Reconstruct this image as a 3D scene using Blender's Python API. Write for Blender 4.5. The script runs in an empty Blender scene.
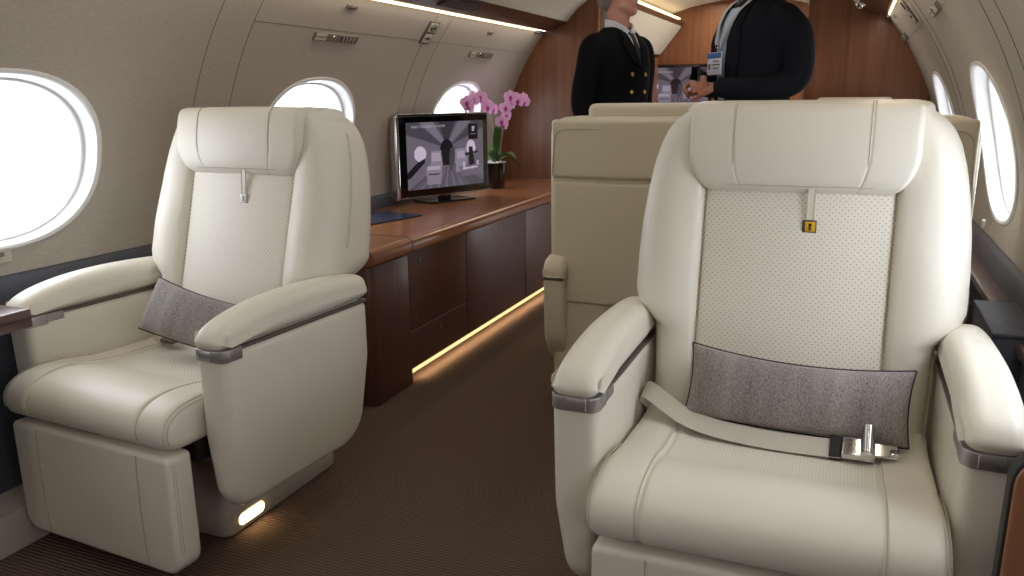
import bpy, bmesh, math, random
import numpy as np
from mathutils import Vector, Matrix
random.seed(4)
PI = math.pi
SC = bpy.context.scene
COL = SC.collection
XC, RW, ZC = -0.875, 1.335, 0.70          # fuselage section: centre line, radius, height of the centre
Y0, YB, YF = -1.35, 5.10, 7.20            # rear wall behind the camera, wood bulkhead, far wall
WIN_Y = (0.10, 1.515, 2.925, 4.335, 6.0)

# ------------------------------------------------------------------ materials
MATS = {}
def newmat(name):
    m = bpy.data.materials.new(name); m.use_nodes = True
    nt = m.node_tree
    for n in list(nt.nodes): nt.nodes.remove(n)
    out = nt.nodes.new('ShaderNodeOutputMaterial')
    b = nt.nodes.new('ShaderNodeBsdfPrincipled')
    nt.links.new(b.outputs[0], out.inputs[0])
    MATS[name] = m
    return m, nt, b
def N(nt, t, **kw):
    n = nt.nodes.new(t)
    for k, v in kw.items():
        if k.startswith('i_'): n.inputs[k[2:]].default_value = v
        else: setattr(n, k, v)
    return n
def lin(c):
    return tuple((v/12.92 if v <= .04045 else ((v+.055)/1.055)**2.4) for v in [x/255 for x in c]) + (1,)
def mat_plain(name, rgb, rough=.5, metal=0, noise=0, nscale=40, bump=0, bscale=200, coat=0, spec=.5, sheen=0):
    m, nt, b = newmat(name)
    c = lin(rgb)
    b.inputs['Base Color'].default_value = c
    b.inputs['Roughness'].default_value = rough
    b.inputs['Metallic'].default_value = metal
    b.inputs['Specular IOR Level'].default_value = spec
    if coat: b.inputs['Coat Weight'].default_value = coat; b.inputs['Coat Roughness'].default_value = .12
    if sheen: b.inputs['Sheen Weight'].default_value = sheen
    tc = N(nt, 'ShaderNodeTexCoord')
    if noise:
        nz = N(nt, 'ShaderNodeTexNoise', i_Scale=nscale, i_Detail=5.0)
        nt.links.new(tc.outputs['Object'], nz.inputs['Vector'])
        mr = N(nt, 'ShaderNodeMapRange'); mr.inputs[3].default_value = 1-noise; mr.inputs[4].default_value = 1+noise
        nt.links.new(nz.outputs[0], mr.inputs[0])
        mx = N(nt, 'ShaderNodeVectorMath', operation='SCALE'); mx.inputs[0].default_value = c[:3]
        nt.links.new(mr.outputs[0], mx.inputs['Scale']); nt.links.new(mx.outputs[0], b.inputs['Base Color'])
    if bump:
        nz = N(nt, 'ShaderNodeTexVoronoi', i_Scale=bscale)
        nt.links.new(tc.outputs['Object'], nz.inputs['Vector'])
        bp = N(nt, 'ShaderNodeBump', i_Strength=bump, i_Distance=.001)
        nt.links.new(nz.outputs[0], bp.inputs['Height']); nt.links.new(bp.outputs[0], b.inputs['Normal'])
    return m
def mat_emit(name, rgb, strength):
    m, nt, b = newmat(name)
    nt.nodes.remove(b)
    e = N(nt, 'ShaderNodeEmission'); e.inputs[0].default_value = lin(rgb); e.inputs[1].default_value = strength
    out = [n for n in nt.nodes if n.type == 'OUTPUT_MATERIAL'][0]
    nt.links.new(e.outputs[0], out.inputs[0])
    return m
LEATHER = (226, 222, 210)
mat_plain('leather', LEATHER, .42, noise=.025, nscale=6, bump=.12, bscale=420, spec=.45)
mat_plain('leather_warm', (216, 207, 184), .45, noise=.03, nscale=6, bump=.12, bscale=420)
mat_plain('seam', (186, 178, 160), .7, noise=.05)
mat_plain('shell', (214, 209, 194), .38, noise=.015, nscale=5)
mat_plain('basegrey', (192, 186, 172), .45, noise=.02)
mat_plain('metal', (168, 166, 164), .36, metal=.65, noise=.03, nscale=60)
mat_plain('metal_dark', (112, 108, 104), .36, metal=.8, noise=.03, nscale=60)
mat_plain('chrome', (205, 205, 208), .12, metal=1, noise=.02)
mat_plain('strip', (104, 99, 93), .4, metal=.5, noise=.03)
mat_plain('dark', (22, 21, 21), .6, noise=.1)
mat_plain('gloss_black', (10, 10, 12), .08, noise=.1, coat=.5)
mat_plain('glass_black', (8, 8, 10), .05, noise=.1, coat=1)
mat_plain('band', (72, 74, 86), .55, noise=.05, nscale=60, bump=.2, bscale=300)
mat_plain('rim', (226, 226, 226), .3, noise=.02)
mat_plain('white_panel', (208, 202, 188), .6, noise=.02)
mat_plain('headliner', (205, 198, 182), .8, noise=.02, nscale=30)
mat_plain('piping', (48, 44, 50), .7, noise=.1)
mat_plain('strap', (196, 192, 180), .75, noise=.05, nscale=200)
mat_plain('gold', (206, 168, 80), .3, metal=.9, noise=.04)
mat_plain('yellow', (222, 176, 40), .45, noise=.05)
mat_plain('silver', (215, 213, 208), .35, noise=.05)
mat_plain('white_stone', (220, 218, 210), .6, noise=.1)
mat_plain('leaf', (58, 92, 40), .4, noise=.15, nscale=25)
mat_plain('stem', (92, 96, 56), .5, noise=.1)
mat_plain('petal_edge', (240, 184, 230), .6, noise=.15, nscale=60)
mat_plain('petal_heart', (170, 50, 140), .6, noise=.15, nscale=60)
mat_plain('skin', (196, 140, 118), .5, noise=.06, nscale=30)
mat_plain('skin_tan', (160, 100, 78), .5, noise=.06, nscale=30)
mat_plain('hair_grey', (120, 112, 104), .7, noise=.2, nscale=120)
mat_plain('hair_dark', (40, 32, 28), .7, noise=.2, nscale=120)
mat_plain('suit_black', (13, 13, 16), .9, noise=.15, nscale=90, spec=.15)
mat_plain('suit_navy', (15, 18, 27), .85, noise=.15, nscale=90, spec=.2)
mat_plain('trousers_blue', (58, 68, 92), .8, noise=.15, nscale=60)
mat_plain('shirt', (225, 226, 232), .8, noise=.03)
mat_plain('shirt_blue', (176, 186, 204), .8, noise=.08, nscale=60)
mat_plain('lanyard', (176, 176, 178), .7, noise=.1, nscale=150)
mat_plain('badge_white', (214, 220, 232), .4, noise=.03)
mat_plain('badge_blue', (70, 110, 170), .4, noise=.05)
mat_plain('lips', (176, 104, 92), .5, noise=.05)
mat_plain('eye_white', (230, 228, 224), .2, noise=.02)
mat_plain('shoe', (16, 14, 13), .25, noise=.1)
mat_plain('book_cover', (30, 42, 66), .35, noise=.1)
mat_plain('paper', (200, 200, 196), .7, noise=.03)
mat_plain('plate', (128, 122, 112), .4, metal=.4, noise=.04)
mat_plain('plate_light', (188, 182, 170), .5, noise=.04)
mat_emit('screen_text', (190, 184, 196), .55)
mat_emit('led', (255, 226, 178), 2.6)
mat_emit('led_far', (255, 222, 160), 5.0)
mat_emit('led_floor', (255, 206, 140), 1.6)
mat_emit('base_light', (255, 214, 160), 9.0)

def mat_wall():
    m, nt, b = newmat('wallcloth')
    tc = N(nt, 'ShaderNodeTexCoord')
    mp = N(nt, 'ShaderNodeMapping'); mp.inputs['Scale'].default_value = (60, 60, 900)
    nt.links.new(tc.outputs['Object'], mp.inputs[0])
    nz = N(nt, 'ShaderNodeTexNoise', i_Scale=1.0, i_Detail=3.0); nt.links.new(mp.outputs[0], nz.inputs['Vector'])
    cr = N(nt, 'ShaderNodeValToRGB')
    cr.color_ramp.elements[0].color = lin((164, 156, 145)); cr.color_ramp.elements[1].color = lin((184, 176, 166))
    cr.color_ramp.elements[0].position = .3; cr.color_ramp.elements[1].position = .7
    nt.links.new(nz.outputs[0], cr.inputs[0]); nt.links.new(cr.outputs[0], b.inputs['Base Color'])
    b.inputs['Roughness'].default_value = .85
    bp = N(nt, 'ShaderNodeBump', i_Strength=.15, i_Distance=.001); nt.links.new(nz.outputs[0], bp.inputs['Height'])
    nt.links.new(bp.outputs[0], b.inputs['Normal'])
mat_wall()
def mat_carpet():
    m, nt, b = newmat('carpet')
    tc = N(nt, 'ShaderNodeTexCoord')
    wv = N(nt, 'ShaderNodeTexWave', i_Scale=27.0, i_Distortion=.8, i_Detail=2.0); wv.bands_direction = 'Y'
    wv.inputs['Detail Scale'].default_value = 3
    nt.links.new(tc.outputs['Object'], wv.inputs['Vector'])
    nz = N(nt, 'ShaderNodeTexNoise', i_Scale=260.0, i_Detail=4.0); nt.links.new(tc.outputs['Object'], nz.inputs['Vector'])
    ad = N(nt, 'ShaderNodeMath', operation='MULTIPLY_ADD'); nt.links.new(nz.outputs[0], ad.inputs[0]); ad.inputs[1].default_value = .5
    nt.links.new(wv.outputs['Fac'], ad.inputs[2])
    cr = N(nt, 'ShaderNodeValToRGB')
    cr.color_ramp.elements[0].color = lin((88, 71, 61)); cr.color_ramp.elements[1].color = lin((116, 98, 86))
    cr.color_ramp.elements[0].position = .2; cr.color_ramp.elements[1].position = 1.2 / 1.25
    nt.links.new(ad.outputs[0], cr.inputs[0]); nt.links.new(cr.outputs[0], b.inputs['Base Color'])
    b.inputs['Roughness'].default_value = .95; b.inputs['Specular IOR Level'].default_value = .1
    bp = N(nt, 'ShaderNodeBump', i_Strength=.7, i_Distance=.004); nt.links.new(ad.outputs[0], bp.inputs['Height'])
    nt.links.new(bp.outputs[0], b.inputs['Normal'])
mat_carpet()
def mat_wood(name, dark, light, scale, rough=.3, coat=.3):
    m, nt, b = newmat(name)
    tc = N(nt, 'ShaderNodeTexCoord')
    mp = N(nt, 'ShaderNodeMapping'); mp.inputs['Scale'].default_value = scale
    nt.links.new(tc.outputs['Object'], mp.inputs[0])
    nz = N(nt, 'ShaderNodeTexNoise', i_Scale=1.0, i_Detail=6.0, i_Roughness=.6, i_Distortion=.3); nt.links.new(mp.outputs[0], nz.inputs['Vector'])
    cr = N(nt, 'ShaderNodeValToRGB')
    cr.color_ramp.elements[0].color = lin(dark); cr.color_ramp.elements[1].color = lin(light)
    cr.color_ramp.elements[0].position = .3; cr.color_ramp.elements[1].position = .72
    nt.links.new(nz.outputs[0], cr.inputs[0]); nt.links.new(cr.outputs[0], b.inputs['Base Color'])
    b.inputs['Roughness'].default_value = rough
    b.inputs['Coat Weight'].default_value = coat; b.inputs['Coat Roughness'].default_value = .15
    bp = N(nt, 'ShaderNodeBump', i_Strength=.05, i_Distance=.001); nt.links.new(nz.outputs[0], bp.inputs['Height'])
    nt.links.new(bp.outputs[0], b.inputs['Normal'])
mat_wood('wood_v', (96, 54, 34), (132, 80, 52), (60, 60, 3))
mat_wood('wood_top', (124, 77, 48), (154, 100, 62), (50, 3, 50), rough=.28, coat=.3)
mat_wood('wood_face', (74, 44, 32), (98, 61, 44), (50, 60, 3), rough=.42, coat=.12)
mat_wood('wood_bulk', (104, 62, 36), (136, 86, 52), (34, 34, 1.2), rough=.45, coat=.08)
mat_wood('wood_table', (86, 68, 64), (112, 90, 82), (50, 4, 50), rough=.18, coat=.6)
mat_wood('leaf_wood', (150, 102, 74), (176, 124, 92), (40, 40, 3))
def mat_perf(name, a, bx):
    """leather with small punched holes in a diagonal lattice over object axes a, bx"""
    m, nt, b = newmat(name)
    tc = N(nt, 'ShaderNodeTexCoord'); sp = N(nt, 'ShaderNodeSeparateXYZ'); nt.links.new(tc.outputs['Object'], sp.inputs[0])
    p = .0092
    def m2(op, x, y=None):
        n = N(nt, 'ShaderNodeMath', operation=op)
        for i, v in enumerate((x, y)):
            if v is None: continue
            if isinstance(v, (int, float)): n.inputs[i].default_value = v
            else: nt.links.new(v, n.inputs[i])
        return n.outputs[0]
    U, V = sp.outputs[a], sp.outputs[bx]
    s = m2('DIVIDE', m2('ADD', U, V), p*1.35); d = m2('DIVIDE', m2('SUBTRACT', U, V), p*1.35)
    fs = m2('SUBTRACT', m2('FRACT', m2('ADD', s, 500.5)), .5); fd = m2('SUBTRACT', m2('FRACT', m2('ADD', d, 500.5)), .5)
    r = m2('SQRT', m2('ADD', m2('MULTIPLY', fs, fs), m2('MULTIPLY', fd, fd)))
    mr = N(nt, 'ShaderNodeMapRange'); nt.links.new(r, mr.inputs[0])
    mr.inputs[1].default_value = .09; mr.inputs[2].default_value = .19; mr.inputs[3].default_value = 1; mr.inputs[4].default_value = 0
    mx = N(nt, 'ShaderNodeMix', data_type='RGBA')
    nt.links.new(mr.outputs[0], mx.inputs[0]); mx.inputs[6].default_value = lin(LEATHER); mx.inputs[7].default_value = lin((158, 152, 138))
    nt.links.new(mx.outputs[2], b.inputs['Base Color']); b.inputs['Roughness'].default_value = .5
    bp = N(nt, 'ShaderNodeBump', i_Strength=.2, i_Distance=.0006, invert=True); nt.links.new(mr.outputs[0], bp.inputs['Height'])
    nt.links.new(bp.outputs[0], b.inputs['Normal'])
mat_perf('perf_back', 0, 2); mat_perf('perf_seat', 0, 1)
def mat_weave():
    m, nt, b = newmat('weave')
    tc = N(nt, 'ShaderNodeTexCoord')
    mp = N(nt, 'ShaderNodeMapping'); mp.inputs['Scale'].default_value = (520, 300, 200)
    nt.links.new(tc.outputs['Object'], mp.inputs[0])
    nz = N(nt, 'ShaderNodeTexNoise', i_Scale=1.0, i_Detail=3.0); nt.links.new(mp.outputs[0], nz.inputs['Vector'])
    mp2 = N(nt, 'ShaderNodeMapping'); mp2.inputs['Scale'].default_value = (18, 1, 3); nt.links.new(tc.outputs['Object'], mp2.inputs[0])
    n2 = N(nt, 'ShaderNodeTexNoise', i_Scale=1.0, i_Detail=2.0); nt.links.new(mp2.outputs[0], n2.inputs['Vector'])
    ad = N(nt, 'ShaderNodeMath', operation='MULTIPLY_ADD'); nt.links.new(n2.outputs[0], ad.inputs[0]); ad.inputs[1].default_value = .5
    nt.links.new(nz.outputs[0], ad.inputs[2])
    cr = N(nt, 'ShaderNodeValToRGB')
    cr.color_ramp.elements[0].color = lin((92, 88, 90)); cr.color_ramp.elements[1].color = lin((170, 163, 158))
    cr.color_ramp.elements[0].position = .5; cr.color_ramp.elements[1].position = 1.0
    nt.links.new(ad.outputs[0], cr.inputs[0]); nt.links.new(cr.outputs[0], b.inputs['Base Color'])
    b.inputs['Roughness'].default_value = .9; b.inputs['Sheen Weight'].default_value = .2
    bp = N(nt, 'ShaderNodeBump', i_Strength=.3, i_Distance=.001); nt.links.new(nz.outputs[0], bp.inputs['Height'])
    nt.links.new(bp.outputs[0], b.inputs['Normal'])
mat_weave()
def mat_pane():
    m, nt, b = newmat('pane'); nt.nodes.remove(b)
    out = [n for n in nt.nodes if n.type == 'OUTPUT_MATERIAL'][0]
    t = N(nt, 'ShaderNodeBsdfTransparent'); t.inputs[0].default_value = (.97, .985, 1, 1)
    g = N(nt, 'ShaderNodeBsdfGlossy'); g.inputs['Roughness'].default_value = .03
    mx = N(nt, 'ShaderNodeMixShader'); 
    mx.inputs[0].default_value = .04; nt.links.new(t.outputs[0], mx.inputs[1]); nt.links.new(g.outputs[0], mx.inputs[2])
    nt.links.new(mx.outputs[0], out.inputs[0])
mat_pane()
def mat_screen(name, strength):
    m, nt, b = newmat(name)
    at = N(nt, 'ShaderNodeVertexColor', layer_name='picture')
    b.inputs['Base Color'].default_value = (.01, .01, .012, 1); b.inputs['Roughness'].default_value = .12
    nt.links.new(at.outputs[0], b.inputs['Emission Color']); b.inputs['Emission Strength'].default_value = strength
mat_screen('screen', .5); mat_screen('screen_far', .4)

# ------------------------------------------------------------------ mesh helpers
def props(o, label=None, cat=None, group=None, kind=None):
    if label: o['label'] = label
    if cat: o['category'] = cat
    if group: o['group'] = group
    if kind: o['kind'] = kind
    return o
def mobj(name, V, F, mat, parent=None, smooth=True, label=None):
    me = bpy.data.meshes.new(name)
    me.from_pydata([tuple(map(float, v)) for v in V], [], [tuple(map(int, f)) for f in F])
    me.validate()
    bm = bmesh.new(); bm.from_mesh(me); bmesh.ops.recalc_face_normals(bm, faces=bm.faces[:]); bm.to_mesh(me); bm.free()
    me.materials.append(MATS[mat])
    if smooth:
        me.polygons.foreach_set('use_smooth', [True]*len(me.polygons))
        try: me.set_sharp_from_angle(angle=math.radians(48))
        except Exception: pass
    o = bpy.data.objects.new(name, me); COL.objects.link(o)
    if parent: o.parent = parent
    if label: o['label'] = label
    return o
def empty(name, loc=(0, 0, 0), rz=0, **kw):
    o = bpy.data.objects.new(name, None); COL.objects.link(o)
    o.empty_display_size = .1; o.location = loc; o.rotation_euler = (0, 0, rz)
    return props(o, **kw)
def each(mb, name, mat, parent, fn=None, label=None):
    """every shape the collector holds becomes a part of its own"""
    cuts = mb.P+[(len(mb.V), len(mb.F))]; out = []
    for (v0, f0), (v1, f1) in zip(cuts[:-1], cuts[1:]):
        V = mb.V[v0:v1]; F = [tuple(i-v0 for i in f) for f in mb.F[f0:f1]]
        out.append(mobj(name, [fn(v) for v in V] if fn else V, F, mat, parent, label=label))
    return out
class MB:
    """collects shapes that make one part"""
    def __init__(s): s.V = []; s.F = []; s.P = []
    def add(s, V, F):
        n = len(s.V); s.P.append((n, len(s.F))); s.V += [tuple(v) for v in V]; s.F += [tuple(i+n for i in f) for f in F]; return s
    def build(s, name, mat, parent=None, smooth=True, label=None): return mobj(name, s.V, s.F, mat, parent, smooth, label)
def axis_samples(h, r, n, k=4):
    t = [math.tan(PI/4*i/k) for i in range(k+1)]
    inner = np.linspace(-(h-r), h-r, n+1)
    return np.array([-(h-r)-r*v for v in t[:0:-1]] + list(inner) + [(h-r)+r*v for v in t[1:]])
def rbox(cx, cy, cz, sx, sy, sz, r=.01, n=(2, 2, 2), k=3, deform=None):
    """rounded box of full size s about c; deform maps an (N,3) array"""
    h = np.array([sx, sy, sz])/2; r = min(r, h.min()*.999)
    ax = [axis_samples(h[i], r, n[i], k) for i in range(3)]
    idx = {}; V = []; F = []
    def vid(p):
        key = tuple(int(round(q*1e6)) for q in p)
        if key not in idx: idx[key] = len(V); V.append(p)
        return idx[key]
    for a in range(3):
        b, c = (a+1) % 3, (a+2) % 3
        for s in (-1, 1):
            g = []
            for u in ax[b]:
                row = []
                for v in ax[c]:
                    p = [0, 0, 0]; p[a] = s*h[a]; p[b] = u; p[c] = v
                    row.append(vid(tuple(p)))
                g.append(row)
            for i in range(len(g)-1):
                for j in range(len(g[0])-1):
                    f = (g[i][j], g[i+1][j], g[i+1][j+1], g[i][j+1])
                    F.append(f if s > 0 else f[::-1])
    P = np.array(V); inn = np.clip(P, -(h-r), h-r); d = P-inn
    P = inn + r*d/np.maximum(np.linalg.norm(d, axis=1, keepdims=True), 1e-9)
    P += np.array([cx, cy, cz])
    if deform is not None: P = deform(P)
    return P, F
def box(cx, cy, cz, sx, sy, sz):
    P = [(cx+a*sx/2, cy+b*sy/2, cz+c*sz/2) for a in (-1, 1) for b in (-1, 1) for c in (-1, 1)]
    return P, [(0, 1, 3, 2), (4, 6, 7, 5), (0, 4, 5, 1), (2, 3, 7, 6), (0, 2, 6, 4), (1, 5, 7, 3)]
def loft(rings, cap=True, closed=True):
    n = len(rings[0]); V = [p for r in rings for p in r]; F = []
    for i in range(len(rings)-1):
        for j in range(n if closed else n-1):
            a = i*n+j; b = i*n+(j+1) % n
            F.append((a, b, b+n, a+n))
    if cap:
        F.append(tuple(range(n-1, -1, -1))); F.append(tuple(range((len(rings)-1)*n, len(rings)*n)))
    return V, F
def tube(path, r, n=8, closed=False):
    P = [Vector(p) for p in path]; m = len(P); rings = []
    rr = r if isinstance(r, (list, tuple)) else [r]*m
    up = None
    for i in range(m):
        if closed: t = P[(i+1) % m]-P[(i-1) % m]
        else: t = P[min(i+1, m-1)]-P[max(i-1, 0)]
        t.normalize()
        if up is None: up = Vector((0, 0, 1)) if abs(t.z) < .9 else Vector((1, 0, 0))
        s = t.cross(up); s.normalize(); up = s.cross(t); up.normalize()
        rings.append([tuple(P[i]+(s*math.cos(2*PI*k/n)+up*math.sin(2*PI*k/n))*rr[i]) for k in range(n)])
    if closed:
        V, F = loft(rings+[rings[0]], cap=False)
        nn = m*n; V = V[:nn]; F = [tuple(v % nn for v in f) for f in F]
        return V, F
    return loft(rings)
def rounded_poly(pts, radii, k=6):
    """2D polygon with rounded corners"""
    out = []; n = len(pts)
    for i in range(n):
        p = Vector(pts[i]); a = Vector(pts[i-1]); b = Vector(pts[(i+1) % n])
        r = radii[i] if isinstance(radii, (list, tuple)) else radii
        u = (a-p).normalized(); v = (b-p).normalized()
        ang = u.angle(v); d = min(r/math.tan(ang/2), .49*(a-p).length, .49*(b-p).length)
        if r <= 1e-5: out.append(tuple(p)); continue
        r2 = d*math.tan(ang/2); c = p+(u+v).normalized()*(r2/math.sin(ang/2))
        s = p+u*d-c; e = p+v*d-c
        t = s.angle(e)
        for j in range(k+1):
            f = j/k; q = (s*math.sin((1-f)*t)+e*math.sin(f*t))/max(math.sin(t), 1e-6)
            out.append(tuple(c+q))
    return out
def slab(outline, a0, a1, r=.01, axis='x', k=4, tuck=None):
    """2D outline given a depth from a0 to a1 along an axis, edges rounded by r"""
    O = [Vector(p) for p in outline]; n = len(O)
    area = sum(O[i].x*O[(i+1) % n].y-O[(i+1) % n].x*O[i].y for i in range(n))
    sg = 1 if area > 0 else -1
    nor = []
    for i in range(n):
        t1 = (O[i]-O[i-1]); t2 = (O[(i+1) % n]-O[i]); t = (t1.normalized()+t2.normalized())
        if t.length < 1e-6: t = t2
        t.normalize(); nor.append(Vector((t.y, -t.x))*sg)
    cen = sum(O, Vector((0, 0)))/n
    rings = []
    def ring(off, a):
        q = []
        for i in range(n):
            p = O[i]-nor[i]*off
            if tuck: p, aa = tuck(p, a)
            else: aa = a
            q.append(V3(p, aa))
        return q
    def V3(p, a):
        return {'x': (a, p[0], p[1]), 'y': (p[0], a, p[1]), 'z': (p[0], p[1], a)}[axis]
    lo, hi = min(a0, a1), max(a0, a1)
    rings.append([V3(cen+(O[i]-nor[i]*r-cen)*.02, lo) for i in range(n)])
    rings.append([V3(cen+(O[i]-nor[i]*r-cen)*.6, lo) for i in range(n)])
    rings.append([V3(cen+(O[i]-nor[i]*r-cen)*.93, lo) for i in range(n)])
    for j in range(k+1):
        t = PI/2*j/k; rings.append(ring(r*(1-math.sin(t)), lo+r*(1-math.cos(t))))
    for j in range(k+1):
        t = PI/2*(1-j/k); rings.append(ring(r*(1-math.sin(t)), hi-r*(1-math.cos(t))))
    rings.append([V3(cen+(O[i]-nor[i]*r-cen)*.93, hi) for i in range(n)])
    rings.append([V3(cen+(O[i]-nor[i]*r-cen)*.6, hi) for i in range(n)])
    rings.append([V3(cen+(O[i]-nor[i]*r-cen)*.02, hi) for i in range(n)])
    if tuck:
        rings[0] = [V3(*tuck(Vector(p_of(q, axis)), lo)) for q in rings[0]]
        rings[1] = [V3(*tuck(Vector(p_of(q, axis)), lo)) for q in rings[1]]
        rings[2] = [V3(*tuck(Vector(p_of(q, axis)), lo)) for q in rings[2]]
        rings[-3] = [V3(*tuck(Vector(p_of(q, axis)), hi)) for q in rings[-3]]
        rings[-1] = [V3(*tuck(Vector(p_of(q, axis)), hi)) for q in rings[-1]]
        rings[-2] = [V3(*tuck(Vector(p_of(q, axis)), hi)) for q in rings[-2]]
    return loft(rings)
def p_of(q, axis): return {'x': (q[1], q[2]), 'y': (q[0], q[2]), 'z': (q[0], q[1])}[axis]
def lathe(prof, n=24, c=(0, 0, 0)):
    rings = [[(c[0]+r*math.cos(2*PI*k/n), c[1]+r*math.sin(2*PI*k/n), c[2]+z) for k in range(n)] for r, z in prof]
    return loft(rings)
def ellipsoid(c, r, n=16, m=10, rot=None):
    V = []; F = []
    for i in range(1, m):
        t = PI*i/m
        for j in range(n):
            V.append((r[0]*math.sin(t)*math.cos(2*PI*j/n), r[1]*math.sin(t)*math.sin(2*PI*j/n), r[2]*math.cos(t)))
    V += [(0, 0, r[2]), (0, 0, -r[2])]; top = len(V)-2; bot = top+1
    for i in range(m-2):
        for j in range(n): F.append((i*n+j, i*n+(j+1) % n, (i+1)*n+(j+1) % n, (i+1)*n+j))
    for j in range(n): F.append((top, (j+1) % n, j)); F.append((bot, (m-2)*n+j, (m-2)*n+(j+1) % n))
    M = rot if rot is not None else Matrix.Identity(3)
    return [tuple(M @ Vector(v)+Vector(c)) for v in V], F
def interp(tab, z): return float(np.interp(z, [t[0] for t in tab], [t[1] for t in tab]))
def gauss(x, s): return math.exp(-(x/s)**2)
def smooth(a, b, x):
    t = min(1, max(0, (x-a)/(b-a))); return t*t*(3-2*t)
def tree_copy(o, parent=None):
    c = o.copy(); COL.objects.link(c); c.parent = parent
    for k in ('label', 'category', 'group'):
        pass
    for ch in list(o.children): tree_copy(ch, c)
    return c
exec_parts = []

def crspline(P, n, closed=True):
    P = [np.array(p, float) for p in P]; m = len(P); out = []
    segs = m if closed else m-1
    for i in range(segs):
        if closed: a, b, c, d = P[i-1], P[i], P[(i+1) % m], P[(i+2) % m]
        else: a, b, c, d = P[max(i-1, 0)], P[i], P[i+1], P[min(i+2, m-1)]
        k = max(2, n//segs)
        for j in range(k):
            t = j/k
            out.append(.5*((2*b)+(-a+c)*t+(2*a-5*b+4*c-d)*t*t+(-a+3*b-3*c+d)*t**3))
    if not closed: out.append(P[-1])
    return np.array(out)
def inset(P, d):
    """closed (n,2) curve moved inwards by d"""
    T = np.roll(P, -1, 0)-np.roll(P, 1, 0); T /= np.maximum(np.linalg.norm(T, axis=1, keepdims=True), 1e-9)
    x, y = P[:, 0], P[:, 1]; area = np.sum(x*np.roll(y, -1)-np.roll(x, -1)*y)
    Nn = np.stack([-T[:, 1], T[:, 0]], 1)*(1 if area > 0 else -1)
    return P+Nn*d
def sweep_x(prof, xc, W, r, nx=40, k=6, grooves=(), gd=.004, gw=.005, extra=()):
    """closed yz profile carried along x, ends rounded, grooves pressed in at given x"""
    xs = [-(W-r)-r*math.cos(PI/2*i/k) for i in range(k)]+list(np.linspace(-(W-r), W-r, nx))+[(W-r)+r*math.sin(PI/2*i/k) for i in range(1, k+1)]
    for g in grooves: xs += [g+q*gw for q in (-1.6, -.8, -.4, 0, .4, .8, 1.6)]
    xs = sorted(set(round(x, 5) for x in xs)); rings = []
    for x in xs:
        t = max(0, (abs(x)-(W-r))/r); d = r*(1-math.sqrt(max(0, 1-t*t)))
        d += sum(gd*gauss(x-g, gw) for g in grooves)
        P = inset(prof(x), d) if d > 1e-6 else prof(x)
        rings.append([(xc+x, p[0], p[1]) for p in P])
    V, F = loft(rings, cap=False)
    n = len(rings[0])
    for e, rg in ((0, rings[0]), (len(rings)-1, rings[-1])):
        c = np.mean(np.array(rg), 0); base = len(V)
        V += [tuple(c+(np.array(p)-c)*.5) for p in rg]; V.append(tuple(c))
        for j in range(n):
            a = e*n+j; b = e*n+(j+1) % n
            F.append((a, b, base+(j+1) % n, base+j)); F.append((base+j, base+(j+1) % n, base+n))
    return V, F
def split_mesh(V, F, test):
    A, B = [], []
    V = [tuple(v) for v in V]
    for f in F:
        c = np.mean([V[i] for i in f], axis=0)
        (B if test(c) else A).append(f)
    def comp(fs):
        used = sorted({i for f in fs for i in f}); mp = {u: k for k, u in enumerate(used)}
        return [V[u] for u in used], [tuple(mp[i] for i in f) for f in fs]
    return comp(A), comp(B)
def ribbon(path, width, wdir, th=.0025):
    P = [Vector(p) for p in path]; rings = []
    for i, p in enumerate(P):
        t = (P[min(i+1, len(P)-1)]-P[max(i-1, 0)]).normalized()
        w = Vector(wdir[i] if isinstance(wdir, list) else wdir); w = (w-t*w.dot(t)).normalized()*width/2
        nn = t.cross(w).normalized()*th/2
        rings.append([tuple(p+w+nn), tuple(p-w+nn), tuple(p-w-nn), tuple(p+w-nn)])
    return loft(rings)
def text_mesh(body, size, mat, M, parent=None, name='lettering', align='LEFT'):
    cu = bpy.data.curves.new(name, 'FONT'); cu.body = body; cu.size = size; cu.align_x = align; cu.extrude = .0003
    t = bpy.data.objects.new('tmp', cu); COL.objects.link(t)
    me = bpy.data.meshes.new_from_object(t.evaluated_get(bpy.context.evaluated_depsgraph_get()))
    bpy.data.objects.remove(t); me.transform(M)
    me.materials.clear(); me.materials.append(MATS[mat])
    o = bpy.data.objects.new(name, me); COL.objects.link(o)
    if parent: o.parent = parent
    return o

# ================================================================== THE SETTING
def arc(side, z, off=0):
    """x of the cabin wall at height z on side -1 (left) or 1 (right)"""
    return XC+side*(math.sqrt(max(0, (RW+off)**2-(z-ZC)**2)))
def shell_wall(side, name):
    zs = np.linspace(.60, 1.575, 44)
    inner = [(arc(side, z), z) for z in zs]; outer = [(arc(side, z, .05), z) for z in zs[::-1]]
    ring = inner+outer
    ys = list(np.linspace(Y0, YF, 32))
    V, F = loft([[(p[0], y, p[1]) for p in ring] for y in ys])
    o = mobj(name, V, F, 'wallcloth')
    cm = MB()
    for wy in WIN_Y[:4]:
        ring0 = win_ring(0, wy, 1.0)
        cm.add(*loft([[(XC+side*xx, p[0], p[1]) for p in ring0] for xx in (1.0, 1.5)]))
    cut = cm.build('cutter', 'wallcloth', smooth=False)
    md = o.modifiers.new('cut', 'BOOLEAN'); md.operation = 'DIFFERENCE'; md.object = cut; md.solver = 'EXACT'
    dg = bpy.context.evaluated_depsgraph_get()
    me = bpy.data.meshes.new_from_object(o.evaluated_get(dg)); o.modifiers.clear(); old = o.data; o.data = me
    bpy.data.objects.remove(cut)
    me.polygons.foreach_set('use_smooth', [True]*len(me.polygons)); me.set_sharp_from_angle(angle=math.radians(30))
    props(o, kind='structure'); return o
WA, WB, WZ = .322, .240, 1.008
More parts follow.
